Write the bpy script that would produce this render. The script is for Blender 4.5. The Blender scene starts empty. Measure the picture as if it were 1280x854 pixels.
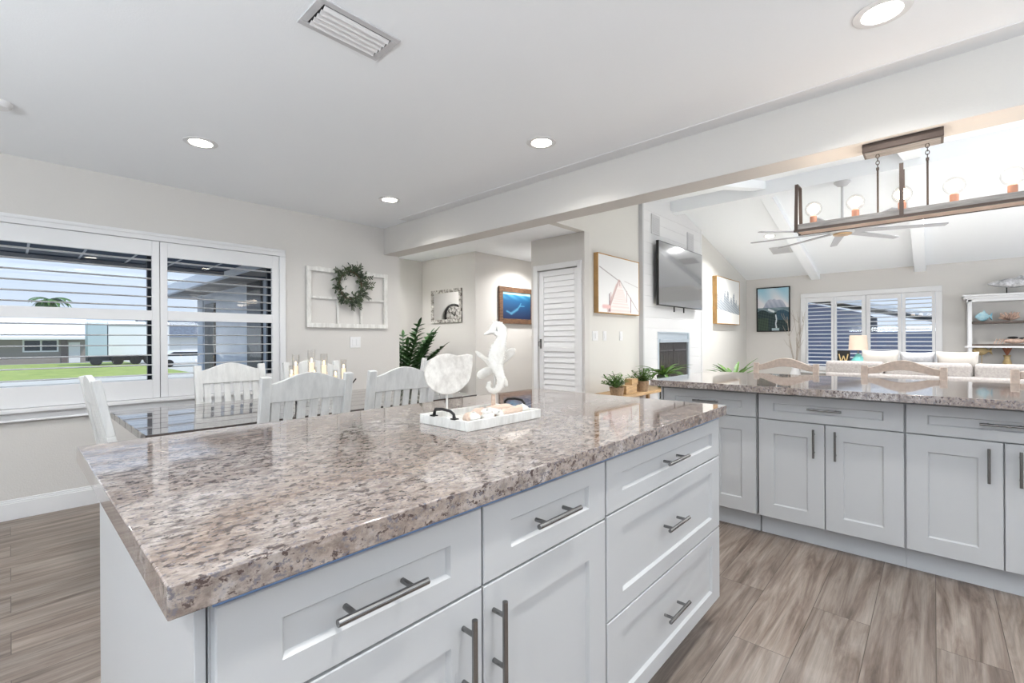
import bpy, math, random
from mathutils import Vector, Matrix
PI = math.pi
C = bpy.context.scene.collection
scene = bpy.context.scene
rnd = random.Random(7)

# ------------------------------------------------------------------ camera
TH, ROLL, FPX, HC = 0.742038, 0.005376, 575.92, 1.19
Fv = Vector((math.cos(TH), math.sin(TH), 0)); Rv = Vector((math.sin(TH), -math.cos(TH), 0)); Uv = Vector((0, 0, 1))
R2 = Rv*math.cos(ROLL) - Uv*math.sin(ROLL); U2 = Uv*math.cos(ROLL) + Rv*math.sin(ROLL)
cd = bpy.data.cameras.new('camera'); cam = bpy.data.objects.new('camera', cd); C.objects.link(cam)
m = Matrix((R2, U2, -Fv)).transposed().to_4x4(); m.translation = Vector((0, 0, HC)); cam.matrix_world = m
cd.sensor_fit = 'HORIZONTAL'; cd.sensor_width = 36; cd.lens = 36*FPX/1280
cd.shift_y = -(427-425.15)/1280; cd.clip_start = 0.05; cd.clip_end = 400
scene.camera = cam

# ------------------------------------------------------------------ colour management, sky, sun, fill lights
scene.view_settings.view_transform = 'Standard'; scene.view_settings.look = 'None'
scene.view_settings.exposure = 0.38; scene.view_settings.gamma = 1.0
scene.view_settings.use_curve_mapping = False

def lin(r, g, b):
    f = lambda c: (c/255/12.92) if c/255 <= 0.04045 else ((c/255+0.055)/1.055)**2.4
    return (f(r), f(g), f(b), 1)

w = bpy.data.worlds.new('sky'); scene.world = w; w.use_nodes = True
nt = w.node_tree; bg = nt.nodes['Background']
tc = nt.nodes.new('ShaderNodeTexCoord'); sp = nt.nodes.new('ShaderNodeSeparateXYZ'); rp = nt.nodes.new('ShaderNodeValToRGB')
nt.links.new(tc.outputs['Generated'], sp.inputs[0]); nt.links.new(sp.outputs['Z'], rp.inputs[0]); nt.links.new(rp.outputs[0], bg.inputs[0])
rp.color_ramp.elements[0].position = 0.0; rp.color_ramp.elements[0].color = lin(218, 232, 250)
rp.color_ramp.elements[1].position = 0.6; rp.color_ramp.elements[1].color = lin(168, 204, 244)
bg.inputs[1].default_value = 0.84

def light(kind, name, loc, direction, energy, color=(1, 1, 1), **k):
    l = bpy.data.lights.new(name, kind); l.energy = energy; l.color = color
    for a, v in k.items(): setattr(l, a, v)
    o = bpy.data.objects.new(name, l); C.objects.link(o); o.location = loc
    o.rotation_euler = Vector(direction).to_track_quat('-Z', 'Y').to_euler()
    return o
light('SUN', 'sun', (0, 0, 20), (-0.45, 0.6, -1.0), 2.2, (1, .97, .92), angle=0.01)
# area lights added out of view and aimed up to brighten the ceilings
light('AREA', 'patio_fill', (-2.17, 1.0, 1.55), (.2, 0, 1), 132, (.90, .96, 1), shape='RECTANGLE', size=3.2, size_y=.9)
light('AREA', 'kitchen_fill', (0.9, -2.37, 1.6), (0, .15, 1), 76, (.91, .965, 1), shape='RECTANGLE', size=3.6, size_y=.9)
light('AREA', 'living_fill', (6.9, -3.62, 1.1), (0, .8, 1), 34, (.95, .98, 1), shape='RECTANGLE', size=5.5, size_y=1.6)
light('AREA', 'corner_fill', (3.12, -2.95, 1.3), (.8, -.3, 1), 40, (.95, .98, 1), shape='RECTANGLE', size=.8, size_y=1.7)
CAN_W, LCAN_W, HALL_W, BULB_W = 6.5, 39, 18, .8

# ------------------------------------------------------------------ mesh helpers
class MB:
    def __init__(s): s.v = []; s.f = []; s.mi = []; s.col = None; s.cur = 0
    def add(s, vs, fs):
        n = len(s.v); s.v += [tuple(x) for x in vs]; s.f += [tuple(i+n for i in f) for f in fs]; s.mi += [s.cur]*len(fs); return s
    def box(s, x0, x1, y0, y1, z0, z1):
        x0, x1 = min(x0, x1), max(x0, x1); y0, y1 = min(y0, y1), max(y0, y1); z0, z1 = min(z0, z1), max(z0, z1)
        return s.add([(x0,y0,z0),(x1,y0,z0),(x1,y1,z0),(x0,y1,z0),(x0,y0,z1),(x1,y0,z1),(x1,y1,z1),(x0,y1,z1)],
                     [(0,3,2,1),(4,5,6,7),(0,1,5,4),(1,2,6,5),(2,3,7,6),(3,0,4,7)])
    def bar(s, p, q, w, t, up=(0, 0, 1), w2=None, t2=None):
        p, q = Vector(p), Vector(q); d = (q-p).normalized(); u = Vector(up)
        a = d.cross(u)
        if a.length < 1e-4: a = d.cross(Vector((1, 0, 0)))
        a.normalize(); b = a.cross(d).normalized(); w2 = w2 or w; t2 = t2 or t
        vs = []
        for c, ww, tt in ((p, w, t), (q, w2, t2)):
            for sa, sb in ((-1,-1),(1,-1),(1,1),(-1,1)): vs.append(c + a*sa*ww/2 + b*sb*tt/2)
        return s.add(vs, [(0,1,2,3),(7,6,5,4),(0,4,5,1),(1,5,6,2),(2,6,7,3),(3,7,4,0)])
    def tube(s, pts, r, seg=10, caps=True, ell=None):
        pts = [Vector(p) for p in pts]; n = len(pts); rs = r if isinstance(r, (list, tuple)) else [r]*n
        rings = []; prev = None
        for i, p in enumerate(pts):
            d = (pts[min(i+1, n-1)]-pts[max(i-1, 0)]).normalized()
            if prev is None:
                a = d.cross(Vector((0, 0, 1)))
                if a.length < .1: a = d.cross(Vector((1, 0, 0)))
            else: a = prev - d*prev.dot(d)
            a.normalize(); prev = a; b = d.cross(a)
            rings.append([p + (a*math.cos(2*PI*k/seg) + b*math.sin(2*PI*k/seg))*rs[i] for k in range(seg)])
        vs = [x for rg in rings for x in rg]
        fs = [(i*seg+k, i*seg+(k+1) % seg, (i+1)*seg+(k+1) % seg, (i+1)*seg+k) for i in range(n-1) for k in range(seg)]
        if caps: fs += [tuple(range(seg-1, -1, -1)), tuple((n-1)*seg+k for k in range(seg))]
        return s.add(vs, fs)
    def lathe(s, prof, c=(0, 0, 0), seg=24):
        vs = []; fs = []
        for r, z in prof:
            for k in range(seg): vs.append((c[0]+r*math.cos(2*PI*k/seg), c[1]+r*math.sin(2*PI*k/seg), c[2]+z))
        for i in range(len(prof)-1):
            for k in range(seg): fs.append((i*seg+k, i*seg+(k+1) % seg, (i+1)*seg+(k+1) % seg, (i+1)*seg+k))
        if prof[0][0] > 1e-5: fs.append(tuple(range(seg-1, -1, -1)))
        if prof[-1][0] > 1e-5: fs.append(tuple((len(prof)-1)*seg+k for k in range(seg)))
        return s.add(vs, fs)
    def ball(s, c, r, sc=(1, 1, 1), seg=16, rings=10):
        pr = [(max(1e-6, math.sin(PI*i/rings))*r, -math.cos(PI*i/rings)*r) for i in range(rings+1)]
        n = len(s.v); s.lathe([(a, b) for a, b in pr], (0, 0, 0), seg)
        for i in range(n, len(s.v)):
            x, y, z = s.v[i]; s.v[i] = (c[0]+x*sc[0], c[1]+y*sc[1], c[2]+z*sc[2])
        return s
    def prism(s, pts, axis, a, b):
        """pts: 2-D outline; axis 'x': (y,z), 'y': (x,z), 'z': (x,y)"""
        f = {'x': lambda p, t: (t, p[0], p[1]), 'y': lambda p, t: (p[0], t, p[1]), 'z': lambda p, t: (p[0], p[1], t)}[axis]
        n = len(pts)
        return s.add([f(p, a) for p in pts]+[f(p, b) for p in pts],
                     [tuple(range(n-1, -1, -1)), tuple(range(n, 2*n))]+[(i, (i+1) % n, n+(i+1) % n, n+i) for i in range(n)])
    def leaf(s, p, d, L, W, droop=.3, n=5, up=(0, 0, 1)):
        p = Vector(p); d = Vector(d).normalized(); side = d.cross(Vector(up))
        if side.length < .05: side = Vector((1, 0, 0))
        side.normalize(); vs = []; q = p.copy()
        for i in range(n+1):
            t = i/n; wd = W*math.sin(PI*min(.98, t*.9+.06))**.8
            nn = side.cross(d).normalized()
            vs += [q-side*wd/2+nn*wd*.18, q, q+side*wd/2+nn*wd*.18]
            d = (d+Vector((0, 0, -droop/n))).normalized(); q = q+d*L/n
        fs = []
        for i in range(n):
            for j in (0, 1): a = i*3+j; fs.append((a, a+1, a+4, a+3))
        return s.add(vs, fs)
    def sweep(s, pts, ws, dep, seg=12, y=0):
        """sweep in the local x-z plane, half-width ws in the plane, depth half dep*ws"""
        n = len(pts); vs = []
        for i in range(n):
            a = Vector(pts[max(i-1, 0)]); b = Vector(pts[min(i+1, n-1)]); d = (b-a).normalized(); nn = Vector((-d.y, d.x))
            for k in range(seg):
                t = 2*PI*k/seg; c = math.cos(t); sn = math.sin(t)
                e = .6; cc = abs(c)**e*(1 if c > 0 else -1); ss = abs(sn)**e*(1 if sn > 0 else -1)
                q = Vector(pts[i])+nn*ws[i]*cc; vs.append((q.x, y+dep*ss*min(1, ws[i]/dep*1.3+.2), q.y))
        fs = [(i*seg+k, i*seg+(k+1) % seg, (i+1)*seg+(k+1) % seg, (i+1)*seg+k) for i in range(n-1) for k in range(seg)]
        fs += [tuple(range(seg-1, -1, -1)), tuple((n-1)*seg+k for k in range(seg))]
        return s.add(vs, fs)

def obj(name, mb, mats, parent=None, bevel=0, seg=2, sub=0, loc=(0, 0, 0), rz=0, smooth=35):
    me = bpy.data.meshes.new(name); me.from_pydata(mb.v, [], mb.f); me.update()
    mats = mats if isinstance(mats, (list, tuple)) else [mats]
    for mt in mats: me.materials.append(mt)
    if any(mb.mi): me.polygons.foreach_set('material_index', mb.mi)
    me.shade_smooth(); me.set_sharp_from_angle(angle=math.radians(smooth))
    if mb.col:
        ca = me.color_attributes.new('paint', 'FLOAT_COLOR', 'POINT')
        for i, c in enumerate(mb.col): ca.data[i].color = c
    o = bpy.data.objects.new(name, me); C.objects.link(o); o.location = loc; o.rotation_euler = (0, 0, rz)
    if parent: o.parent = parent
    if bevel:
        b = o.modifiers.new('bevel', 'BEVEL'); b.width = bevel; b.segments = seg; b.limit_method = 'ANGLE'; b.angle_limit = math.radians(40)
    if sub:
        b = o.modifiers.new('sub', 'SUBSURF'); b.levels = sub; b.render_levels = sub
    return o
def tag(o, label, cat, group=None, kind=None):
    o['label'] = label; o['category'] = cat
    if group: o['group'] = group
    if kind: o['kind'] = kind
    return o
def thing(name, label, cat, loc=(0, 0, 0), rz=0, group=None):
    o = bpy.data.objects.new(name, None); C.objects.link(o); o.location = loc; o.rotation_euler = (0, 0, rz); o.empty_display_size = .05
    return tag(o, label, cat, group)
def struct(name, mb, mats, **k):
    o = obj(name, mb, mats, **k); o['kind'] = 'structure'; return o
def sempty(name, loc=(0, 0, 0), rz=0):
    o = bpy.data.objects.new(name, None); C.objects.link(o); o.location = loc; o.rotation_euler = (0, 0, rz); o['kind'] = 'structure'; return o
def dup(root, loc, rz, label, group=None):
    def cp(o, par):
        c = o.copy(); C.objects.link(c); c.parent = par
        for ch in list(o.children): cp(ch, c)
        return c
    r = cp(root, None); r.location = loc; r.rotation_euler = (0, 0, rz); r['label'] = label
    if group: r['group'] = group
    return r

# ------------------------------------------------------------------ materials
def mat(name, rgb=(200, 200, 200), rough=.5, metal=0, bump=0, bscale=200, vary=0, vscale=6, stretch=(1, 1, 1), emit=0, ecol=None, coat=0, spec=.5, alt=None, trans=0, sss=0):
    m = bpy.data.materials.new(name); m.use_nodes = True; n = m.node_tree; b = n.nodes['Principled BSDF']
    b.inputs['Base Color'].default_value = lin(*rgb); b.inputs['Roughness'].default_value = rough; b.inputs['Metallic'].default_value = metal
    b.inputs['Coat Weight'].default_value = coat; b.inputs['Specular IOR Level'].default_value = spec
    b.inputs['Transmission Weight'].default_value = trans
    if emit: b.inputs['Emission Color'].default_value = lin(*(ecol or rgb)); b.inputs['Emission Strength'].default_value = emit
    t = n.nodes.new('ShaderNodeTexCoord'); mp = n.nodes.new('ShaderNodeMapping'); mp.inputs['Scale'].default_value = stretch
    n.links.new(t.outputs['Object'], mp.inputs[0])
    if vary or alt:
        no = n.nodes.new('ShaderNodeTexNoise'); no.inputs['Scale'].default_value = vscale; no.inputs['Detail'].default_value = 6; no.inputs['Roughness'].default_value = .65
        n.links.new(mp.outputs[0], no.inputs[0])
        r = n.nodes.new('ShaderNodeValToRGB'); n.links.new(no.outputs[0], r.inputs[0])
        r.color_ramp.elements[0].position = .38; r.color_ramp.elements[1].position = .64
        a = alt or tuple(int(c*(1-vary)) for c in rgb)
        r.color_ramp.elements[0].color = lin(*a); r.color_ramp.elements[1].color = lin(*rgb)
        n.links.new(r.outputs[0], b.inputs['Base Color'])
    if bump:
        no = n.nodes.new('ShaderNodeTexNoise'); no.inputs['Scale'].default_value = bscale; no.inputs['Detail'].default_value = 3
        n.links.new(mp.outputs[0], no.inputs[0])
        bp = n.nodes.new('ShaderNodeBump'); bp.inputs['Strength'].default_value = bump; bp.inputs['Distance'].default_value = .004
        n.links.new(no.outputs[0], bp.inputs['Height']); n.links.new(bp.outputs[0], b.inputs['Normal'])
    return m

WALL = mat('wall_paint', (212, 209, 205), .85, bump=.25, bscale=120, spec=.2)
WALLW = mat('white_wall_paint', (216, 214, 209), .85, bump=.3, bscale=110, spec=.2)
CEIL = mat('ceiling_paint', (246, 249, 252), .9, bump=.15, bscale=150, spec=.15)
TRIM = mat('trim_white', (228, 228, 229), .35)
CAB = mat('cabinet_white', (190, 191, 192), .32)
TOE = mat('toe_kick_grey', (200, 202, 205), .5)
BLUE = mat('blue_edge_strip', (120, 150, 196), .35)
STEEL = mat('brushed_steel', (138, 137, 136), .25, metal=1)
DARKM = mat('black_iron', (32, 30, 30), .5, metal=.3)
NAVY = mat('dark_window_frame', (26, 32, 42), .4)
WWOOD = mat('whitewashed_wood', (232, 231, 227), .55, bump=.4, bscale=30, stretch=(1, 1, .25), alt=(205, 203, 198), vscale=25)
CHAIRW = mat('white_painted_wood', (224, 224, 222), .5, bump=.3, bscale=40, vary=.07, vscale=14, stretch=(2, 2, .4))
DTOP = mat('dark_table_wood', (88, 76, 70), .22, bump=.5, bscale=9, alt=(44, 37, 35), vscale=7, stretch=(.35, 6, 6), coat=.9)
OAK = mat('light_oak', (200, 165, 120), .5, vary=.18, vscale=8, stretch=(1, 1, 5))
FRAMEW = mat('gold_oak_edge', (190, 148, 92), .5, vary=.12, vscale=8)
STOOLW = mat('bleached_stool_wood', (206, 188, 175), .55, vary=.1, vscale=10, stretch=(4, 1, 4))
BROWN = mat('walnut_frame', (122, 90, 66), .5, alt=(78, 56, 42), vscale=12, stretch=(1, 1, 6))
LWOOD = mat('brown_wood_panel', (105, 78, 62), .45, alt=(66, 48, 40), vscale=10)
GWOOD = mat('grey_weathered_wood', (150, 146, 142), .6, vary=.2, vscale=14, stretch=(5, .6, 5))
COPPER = mat('copper_wood', (240, 208, 184), .5, vary=.1, vscale=8)
BRONZE = mat('dark_bronze', (78, 66, 60), .45, metal=.5)
SHIP = mat('shiplap_white', (221, 221, 222), .5)
LEAF = mat('leaf_green', (112, 150, 74), .5, alt=(60, 96, 48), vscale=9, spec=.3)
LEAFD = mat('deep_leaf_green', (60, 100, 50), .4, alt=(30, 58, 32), vscale=7)
LEAFO = mat('olive_leaf', (84, 98, 70), .55, alt=(48, 60, 44), vscale=12)
BARK = mat('twig_brown', (96, 78, 62), .8)
POTB = mat('tan_basket', (170, 142, 112), .8, bump=.6, bscale=60, vary=.2, vscale=30)
POTG = mat('dark_green_pot', (50, 70, 52), .4)
SOFA = mat('grey_sofa_fabric', (176, 170, 168), .95, bump=.6, bscale=90, vary=.12, vscale=40, spec=.1)
PILW = mat('cream_pillow_fabric', (208, 203, 196), .95, bump=.4, bscale=60, spec=.1)
PILG = mat('grey_marbled_pillow_fabric', (204, 204, 204), .95, alt=(150, 152, 158), vscale=5, spec=.1)
SHADE = mat('lamp_shade_linen', (226, 206, 188), .9, emit=.12, ecol=(255, 226, 200))
TEAL = mat('teal_glass', (120, 205, 200), .08, spec=.6)
SHELLW = mat('shell_white', (236, 234, 229), .6, bump=.5, bscale=60, alt=(218, 214, 206), vscale=20)
SHELLP = mat('peach_driftwood', (226, 204, 186), .7, alt=(204, 178, 160), vscale=15, stretch=(1, 6, 6), bump=.3, bscale=40)
WAX = mat('ivory_wax', (248, 240, 226), .5, emit=.55, ecol=(255, 225, 180))
FLAME = mat('candle_flame', (255, 220, 150), .5, emit=7, ecol=(255, 214, 150))
LED = mat('downlight_lens', (255, 253, 246), .5, emit=5, ecol=(255, 252, 244))
BULB = mat('bulb_glow', (255, 240, 220), .5, emit=9, ecol=(255, 236, 212))
TVS = mat('tv_glass', (150, 151, 154), .10, metal=.75, spec=.9, coat=1)
VENTD = mat('vent_shadow', (70, 70, 72), .8)
VENTG = mat('vent_enamel', (200, 200, 202), .5)
SILVER = mat('silver_leaf', (205, 205, 208), .3, metal=.6, vary=.3, vscale=18)
AQUA = mat('aqua_ceramic', (96, 168, 196), .2, alt=(190, 220, 226), vscale=9)
CORAL = mat('coral_pink', (230, 198, 180), .8, bump=.8, bscale=30, vary=.2, vscale=20)
GOLD = mat('pale_gold', (206, 180, 130), .45, metal=.3, vary=.2, vscale=14)
DRIED = mat('dried_flower', (150, 96, 72), .9)
SHELFD = mat('dark_shelf_board', (98, 84, 76), .5, vary=.2, vscale=12)
HOOD = mat('fireplace_hood', (196, 206, 214), .3, metal=.4)
SOOT = mat('fireplace_glass', (72, 66, 62), .25, alt=(40, 36, 34), vscale=5, stretch=(8, 1, .4))
FELT = mat('black_block', (26, 24, 22), .6)
GOLDL = mat('gold_letter', (214, 186, 130), .4)
# exterior
STUC = mat('house_stucco', (150, 142, 134), .9)
STUW = mat('white_stucco', (228, 228, 226), .9)
GRASS = mat('lawn_grass', (176, 188, 104), .95, alt=(150, 166, 88), vscale=1.2, bump=.8, bscale=20)
ROAD = mat('road_asphalt', (150, 150, 152), .9)
CONC = mat('pale_concrete', (214, 210, 202), .9, vary=.05)
WING = mat('blue_grey_siding', (206, 210, 216), .8, vary=.05, vscale=3)
SOFF = mat('navy_soffit', (54, 70, 92), .7)
ROOFW = mat('white_roof', (236, 236, 238), .8)
TRBL = mat('trailer_blue', (180, 196, 208), .5)
TRWH = mat('trailer_white', (232, 234, 238), .4)
RUB = mat('rubber_black', (24, 24, 26), .8)
ROOFG = mat('grey_roof_shingle', (120, 128, 142), .9, vary=.2, vscale=4)

def glass(name, tint=(1, 1, 1, 1), ior=1.45, extra=.0):
    m = bpy.data.materials.new(name); m.use_nodes = True; n = m.node_tree; n.nodes.clear()
    o = n.nodes.new('ShaderNodeOutputMaterial'); mx = n.nodes.new('ShaderNodeMixShader'); t = n.nodes.new('ShaderNodeBsdfTransparent'); g = n.nodes.new('ShaderNodeBsdfGlossy')
    f = n.nodes.new('ShaderNodeLayerWeight'); f.inputs[0].default_value = .12 if ior > 1.4 else .06; g.inputs['Roughness'].default_value = .01; t.inputs[0].default_value = tint
    f.inputs[0].default_value = .5; pw = n.nodes.new('ShaderNodeMath'); pw.operation = 'POWER'; pw.inputs[1].default_value = 4
    ad = n.nodes.new('ShaderNodeMath'); ad.operation = 'MULTIPLY_ADD'; ad.inputs[1].default_value = .6; ad.inputs[2].default_value = .035+extra*.5
    n.links.new(f.outputs[1], pw.inputs[0]); n.links.new(pw.outputs[0], ad.inputs[0]); n.links.new(ad.outputs[0], mx.inputs[0]); n.links.new(t.outputs[0], mx.inputs[1]); n.links.new(g.outputs[0], mx.inputs[2]); n.links.new(mx.outputs[0], o.inputs[0]); return m
GLASS = glass('window_glass'); CLEAR = glass('clear_glass', (.97, .96, .95, 1), 1.35, .04)
MIRROR = mat('mirror_silver', (225, 225, 225), .02, metal=1)

def paintmat(name, rough=.7, coat=0):
    m = bpy.data.materials.new(name); m.use_nodes = True; n = m.node_tree; b = n.nodes['Principled BSDF']; b.inputs['Roughness'].default_value = rough; b.inputs['Coat Weight'].default_value = coat
    a = n.nodes.new('ShaderNodeAttribute'); a.attribute_name = 'paint'; n.links.new(a.outputs['Color'], b.inputs['Base Color']); return m
PAINT = paintmat('canvas_paint')

def granite():
    m = bpy.data.materials.new('granite'); m.use_nodes = True; n = m.node_tree; b = n.nodes['Principled BSDF']; L = n.links.new
    b.inputs['Roughness'].default_value = .045; b.inputs['Specular IOR Level'].default_value = 1.0
    t = n.nodes.new('ShaderNodeTexCoord'); mp = n.nodes.new('ShaderNodeMapping'); mp.inputs['Rotation'].default_value = (0, 0, .35); mp.inputs['Scale'].default_value = (.75, 1.15, 1)
    L(t.outputs['Object'], mp.inputs[0])
    def noise(s, d, r, dist=0):
        x = n.nodes.new('ShaderNodeTexNoise'); x.inputs['Scale'].default_value = s; x.inputs['Detail'].default_value = d; x.inputs['Roughness'].default_value = r; x.inputs['Distortion'].default_value = dist
        L(mp.outputs[0], x.inputs[0]); return x.outputs[0]
    def ramp(src, els):
        r = n.nodes.new('ShaderNodeValToRGB'); L(src, r.inputs[0]); e = r.color_ramp.elements
        e[0].position, e[0].color = els[0]; e[1].position, e[1].color = els[-1]
        for p, c in els[1:-1]: q = e.new(p); q.color = c
        return r.outputs[0]
    def mix(f, a, c, mode='MIX'):
        x = n.nodes.new('ShaderNodeMix'); x.data_type = 'RGBA'; x.blend_type = mode
        if isinstance(f, float): x.inputs[0].default_value = f
        else: L(f, x.inputs[0])
        L(a, x.inputs[6])
        if isinstance(c, tuple): x.inputs[7].default_value = c
        else: L(c, x.inputs[7])
        return x.outputs[2]
    W, K = (1, 1, 1, 1), (0, 0, 0, 1)
    base = ramp(noise(34, 9, .75, .3), [(.34, lin(96, 87, 85)), (.42, lin(128, 119, 115)), (.50, lin(158, 149, 144)), (.58, lin(186, 179, 173)), (.68, lin(158, 158, 166))])
    big = ramp(noise(2.6, 4, .6, .5), [(.38, W), (.62, K)])
    tan = ramp(noise(52, 8, .75, .2), [(.4, lin(112, 96, 86)), (.55, lin(154, 138, 127)), (.7, lin(182, 170, 160))])
    c = mix(big, base, tan)
    sp = ramp(noise(78, 6, .66, .25), [(.30, W), (.41, W), (.455, K)])
    c = mix(sp, c, lin(78, 65, 62))
    sp2 = ramp(noise(120, 4, .65), [(.37, W), (.44, K)])
    c = mix(sp2, c, lin(112, 108, 114))
    bl = ramp(noise(9, 8, .76, .5), [(.60, K), (.70, W)])
    c = mix(bl, c, lin(100, 84, 74))
    L(c, b.inputs['Base Color'])
    return m
GRAN = granite()

def floor_mat():
    m = bpy.data.materials.new('wood_look_plank_tile'); m.use_nodes = True; n = m.node_tree; b = n.nodes['Principled BSDF']; L = n.links.new
    t = n.nodes.new('ShaderNodeTexCoord'); br = n.nodes.new('ShaderNodeTexBrick'); L(t.outputs['Object'], br.inputs[0])
    br.offset = .37; br.inputs['Scale'].default_value = 1; br.inputs['Brick Width'].default_value = 1.2; br.inputs['Row Height'].default_value = .2
    br.inputs['Mortar Size'].default_value = .0014; br.inputs['Mortar Smooth'].default_value = .2
    br.inputs['Color1'].default_value = (0, 0, 0, 1); br.inputs['Color2'].default_value = (1, 1, 1, 1); br.inputs['Mortar'].default_value = (.5, .5, .5, 1)
    sp = n.nodes.new('ShaderNodeSeparateColor'); L(br.outputs['Color'], sp.inputs[0])
    cb = n.nodes.new('ShaderNodeCombineXYZ'); mu = n.nodes.new('ShaderNodeMath'); mu.operation = 'MULTIPLY'; mu.inputs[1].default_value = 37; L(sp.outputs[0], mu.inputs[0]); L(mu.outputs[0], cb.inputs[2])
    va = n.nodes.new('ShaderNodeVectorMath'); va.operation = 'ADD'; L(t.outputs['Object'], va.inputs[0]); L(cb.outputs[0], va.inputs[1])
    def noise(sc, s, d, r, dist):
        mp = n.nodes.new('ShaderNodeMapping'); mp.inputs['Scale'].default_value = sc; L(va.outputs[0], mp.inputs[0])
        x = n.nodes.new('ShaderNodeTexNoise'); x.inputs['Scale'].default_value = s; x.inputs['Detail'].default_value = d; x.inputs['Roughness'].default_value = r; x.inputs['Distortion'].default_value = dist
        L(mp.outputs[0], x.inputs[0]); return x.outputs[0]
    g = noise((.7, 7, 1), 2.2, 8, .62, 1.2)
    r = n.nodes.new('ShaderNodeValToRGB'); L(g, r.inputs[0]); e = r.color_ramp.elements
    e[0].position = .3; e[0].color = lin(112, 98, 88); e[1].position = .72; e[1].color = lin(190, 178, 168)
    for p, c in ((.42, (146, 130, 119)), (.55, (172, 158, 147))): q = e.new(p); q.color = lin(*c)
    g2 = noise((1, 30, 1), 3, 5, .7, .3)
    r2 = n.nodes.new('ShaderNodeValToRGB'); L(g2, r2.inputs[0]); r2.color_ramp.elements[0].position = .35; r2.color_ramp.elements[0].color = (.72, .72, .72, 1); r2.color_ramp.elements[1].position = .6; r2.color_ramp.elements[1].color = (1, 1, 1, 1)
    mx = n.nodes.new('ShaderNodeMix'); mx.data_type = 'RGBA'; mx.blend_type = 'MULTIPLY'; mx.inputs[0].default_value = 1; L(r.outputs[0], mx.inputs[6]); L(r2.outputs[0], mx.inputs[7])
    tone = n.nodes.new('ShaderNodeMapRange'); L(sp.outputs[0], tone.inputs[0]); tone.inputs[3].default_value = .82; tone.inputs[4].default_value = 1.08
    m2 = n.nodes.new('ShaderNodeMix'); m2.data_type = 'RGBA'; m2.blend_type = 'MULTIPLY'; m2.inputs[0].default_value = 1; L(mx.outputs[2], m2.inputs[6]); L(tone.outputs[0], m2.inputs[7])
    m3 = n.nodes.new('ShaderNodeMix'); m3.data_type = 'RGBA'; L(br.outputs['Fac'], m3.inputs[0]); L(m2.outputs[2], m3.inputs[6]); m3.inputs[7].default_value = lin(92, 82, 74)
    hs_ = n.nodes.new('ShaderNodeHueSaturation'); hs_.inputs['Value'].default_value = .74; hs_.inputs['Saturation'].default_value = 1.05; L(m3.outputs[2], hs_.inputs['Color']); L(hs_.outputs[0], b.inputs['Base Color']); b.inputs['Roughness'].default_value = .42
    return m
FLOOR = floor_mat()

# ------------------------------------------------------------------ room shell
CZ = 2.455          # flat ceiling
RIDGE_X, RIDGE_Z, SL = 6.93, 3.32, .223
XE = 10.8           # far wall of the living room
def vz(x): return RIDGE_Z - SL*abs(x-RIDGE_X)

struct('floor', MB().box(-2.3, XE+.1, -3.6, 6.2, -.05, 0), FLOOR)
struct('ceiling', MB().box(-2.3, 2.86, -2.5, 4.7, CZ, CZ+.1).box(3.06, 4.63, 3.1, 6.15, CZ, CZ+.1).box(4.63, 6.6, 3.7, 4.95, CZ, CZ+.1), CEIL)
o = struct('ceiling_vault', MB().prism([(3.0, vz(3.0)), (RIDGE_X, RIDGE_Z), (XE+.1, vz(XE+.1)), (XE+.1, vz(XE+.1)+.1), (RIDGE_X, RIDGE_Z+.1), (3.0, vz(3.0)+.1)], 'y', -3.6, 3.1), CEIL)
o.name = 'ceiling'
struct('trim_1', MB().box(2.74, 2.86, -2.5, 4.1, CZ-.004, CZ), TRIM)
# header between kitchen and living room
struct('wall_header', MB().box(2.86, 3.06, -3.5, 4.58, 2.16, CZ+.12), WALL, bevel=.004)
# window wall (hole for the shuttered window)
WX0, WX1, WZ0, WZ1 = -.99, 1.73, .72, 2.01
b = MB()
for x0, x1, z0, z1 in ((-2.3, WX0, 0, CZ), (WX1, 3.06, 0, CZ), (WX0, WX1, 0, WZ0), (WX0, WX1, WZ1, CZ)): b.box(x0, x1, 4.58, 4.76, z0, z1)
struct('wall_window', b, WALL)
# alcove and corridor walls
struct('wall_alcove_back', MB().box(3.06, 4.6, 6.05, 6.15, 0, CZ), WALL)
struct('wall_alcove_side', MB().box(2.96, 3.06, 4.76, 6.15, 0, CZ), WALL)
struct('wall_corridor', MB().box(4.48, 6.6, 4.81, 4.91, 0, CZ), WALL)
struct('wall_mirror', MB().box(4.48, 4.58, 4.91, 6.05, 0, CZ), WALL)
b = MB().box(4.53, 4.63, 3.1, 3.10, 0, CZ)
b = MB(); DY0, DY1, DZ = 3.09, 3.70, 2.06
for y0, y1, z0, z1 in ((3.0, DY0, 0, CZ), (DY1, 3.81, 0, CZ), (DY0, DY1, DZ, CZ)): b.box(4.53, 4.63, y0, y1, z0, z1)
b.box(4.63, 6.6, 3.71, 3.81, 0, CZ)
struct('wall_hall', b, WALL)
struct('wall_corridor_end', MB().box(6.6, 6.7, 3.71, 4.91, 0, CZ), WALL)
# fireplace wall (Y=3)
b = MB().prism([(4.63, 0), (5.9, 0), (5.9, vz(5.9)), (4.63, vz(4.63))], 'y', 3.0, 3.1)
b.prism([(3.06, CZ), (4.63, CZ), (4.63, vz(4.63)), (3.06, CZ+.02)], 'y', 3.0, 3.1)
b.prism([(8.02, 0), (XE+.1, 0), (XE+.1, vz(XE+.1)), (8.02, vz(8.02))], 'y', 3.0, 3.1)
struct('wall_fireplace', b, WALLW)
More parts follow.
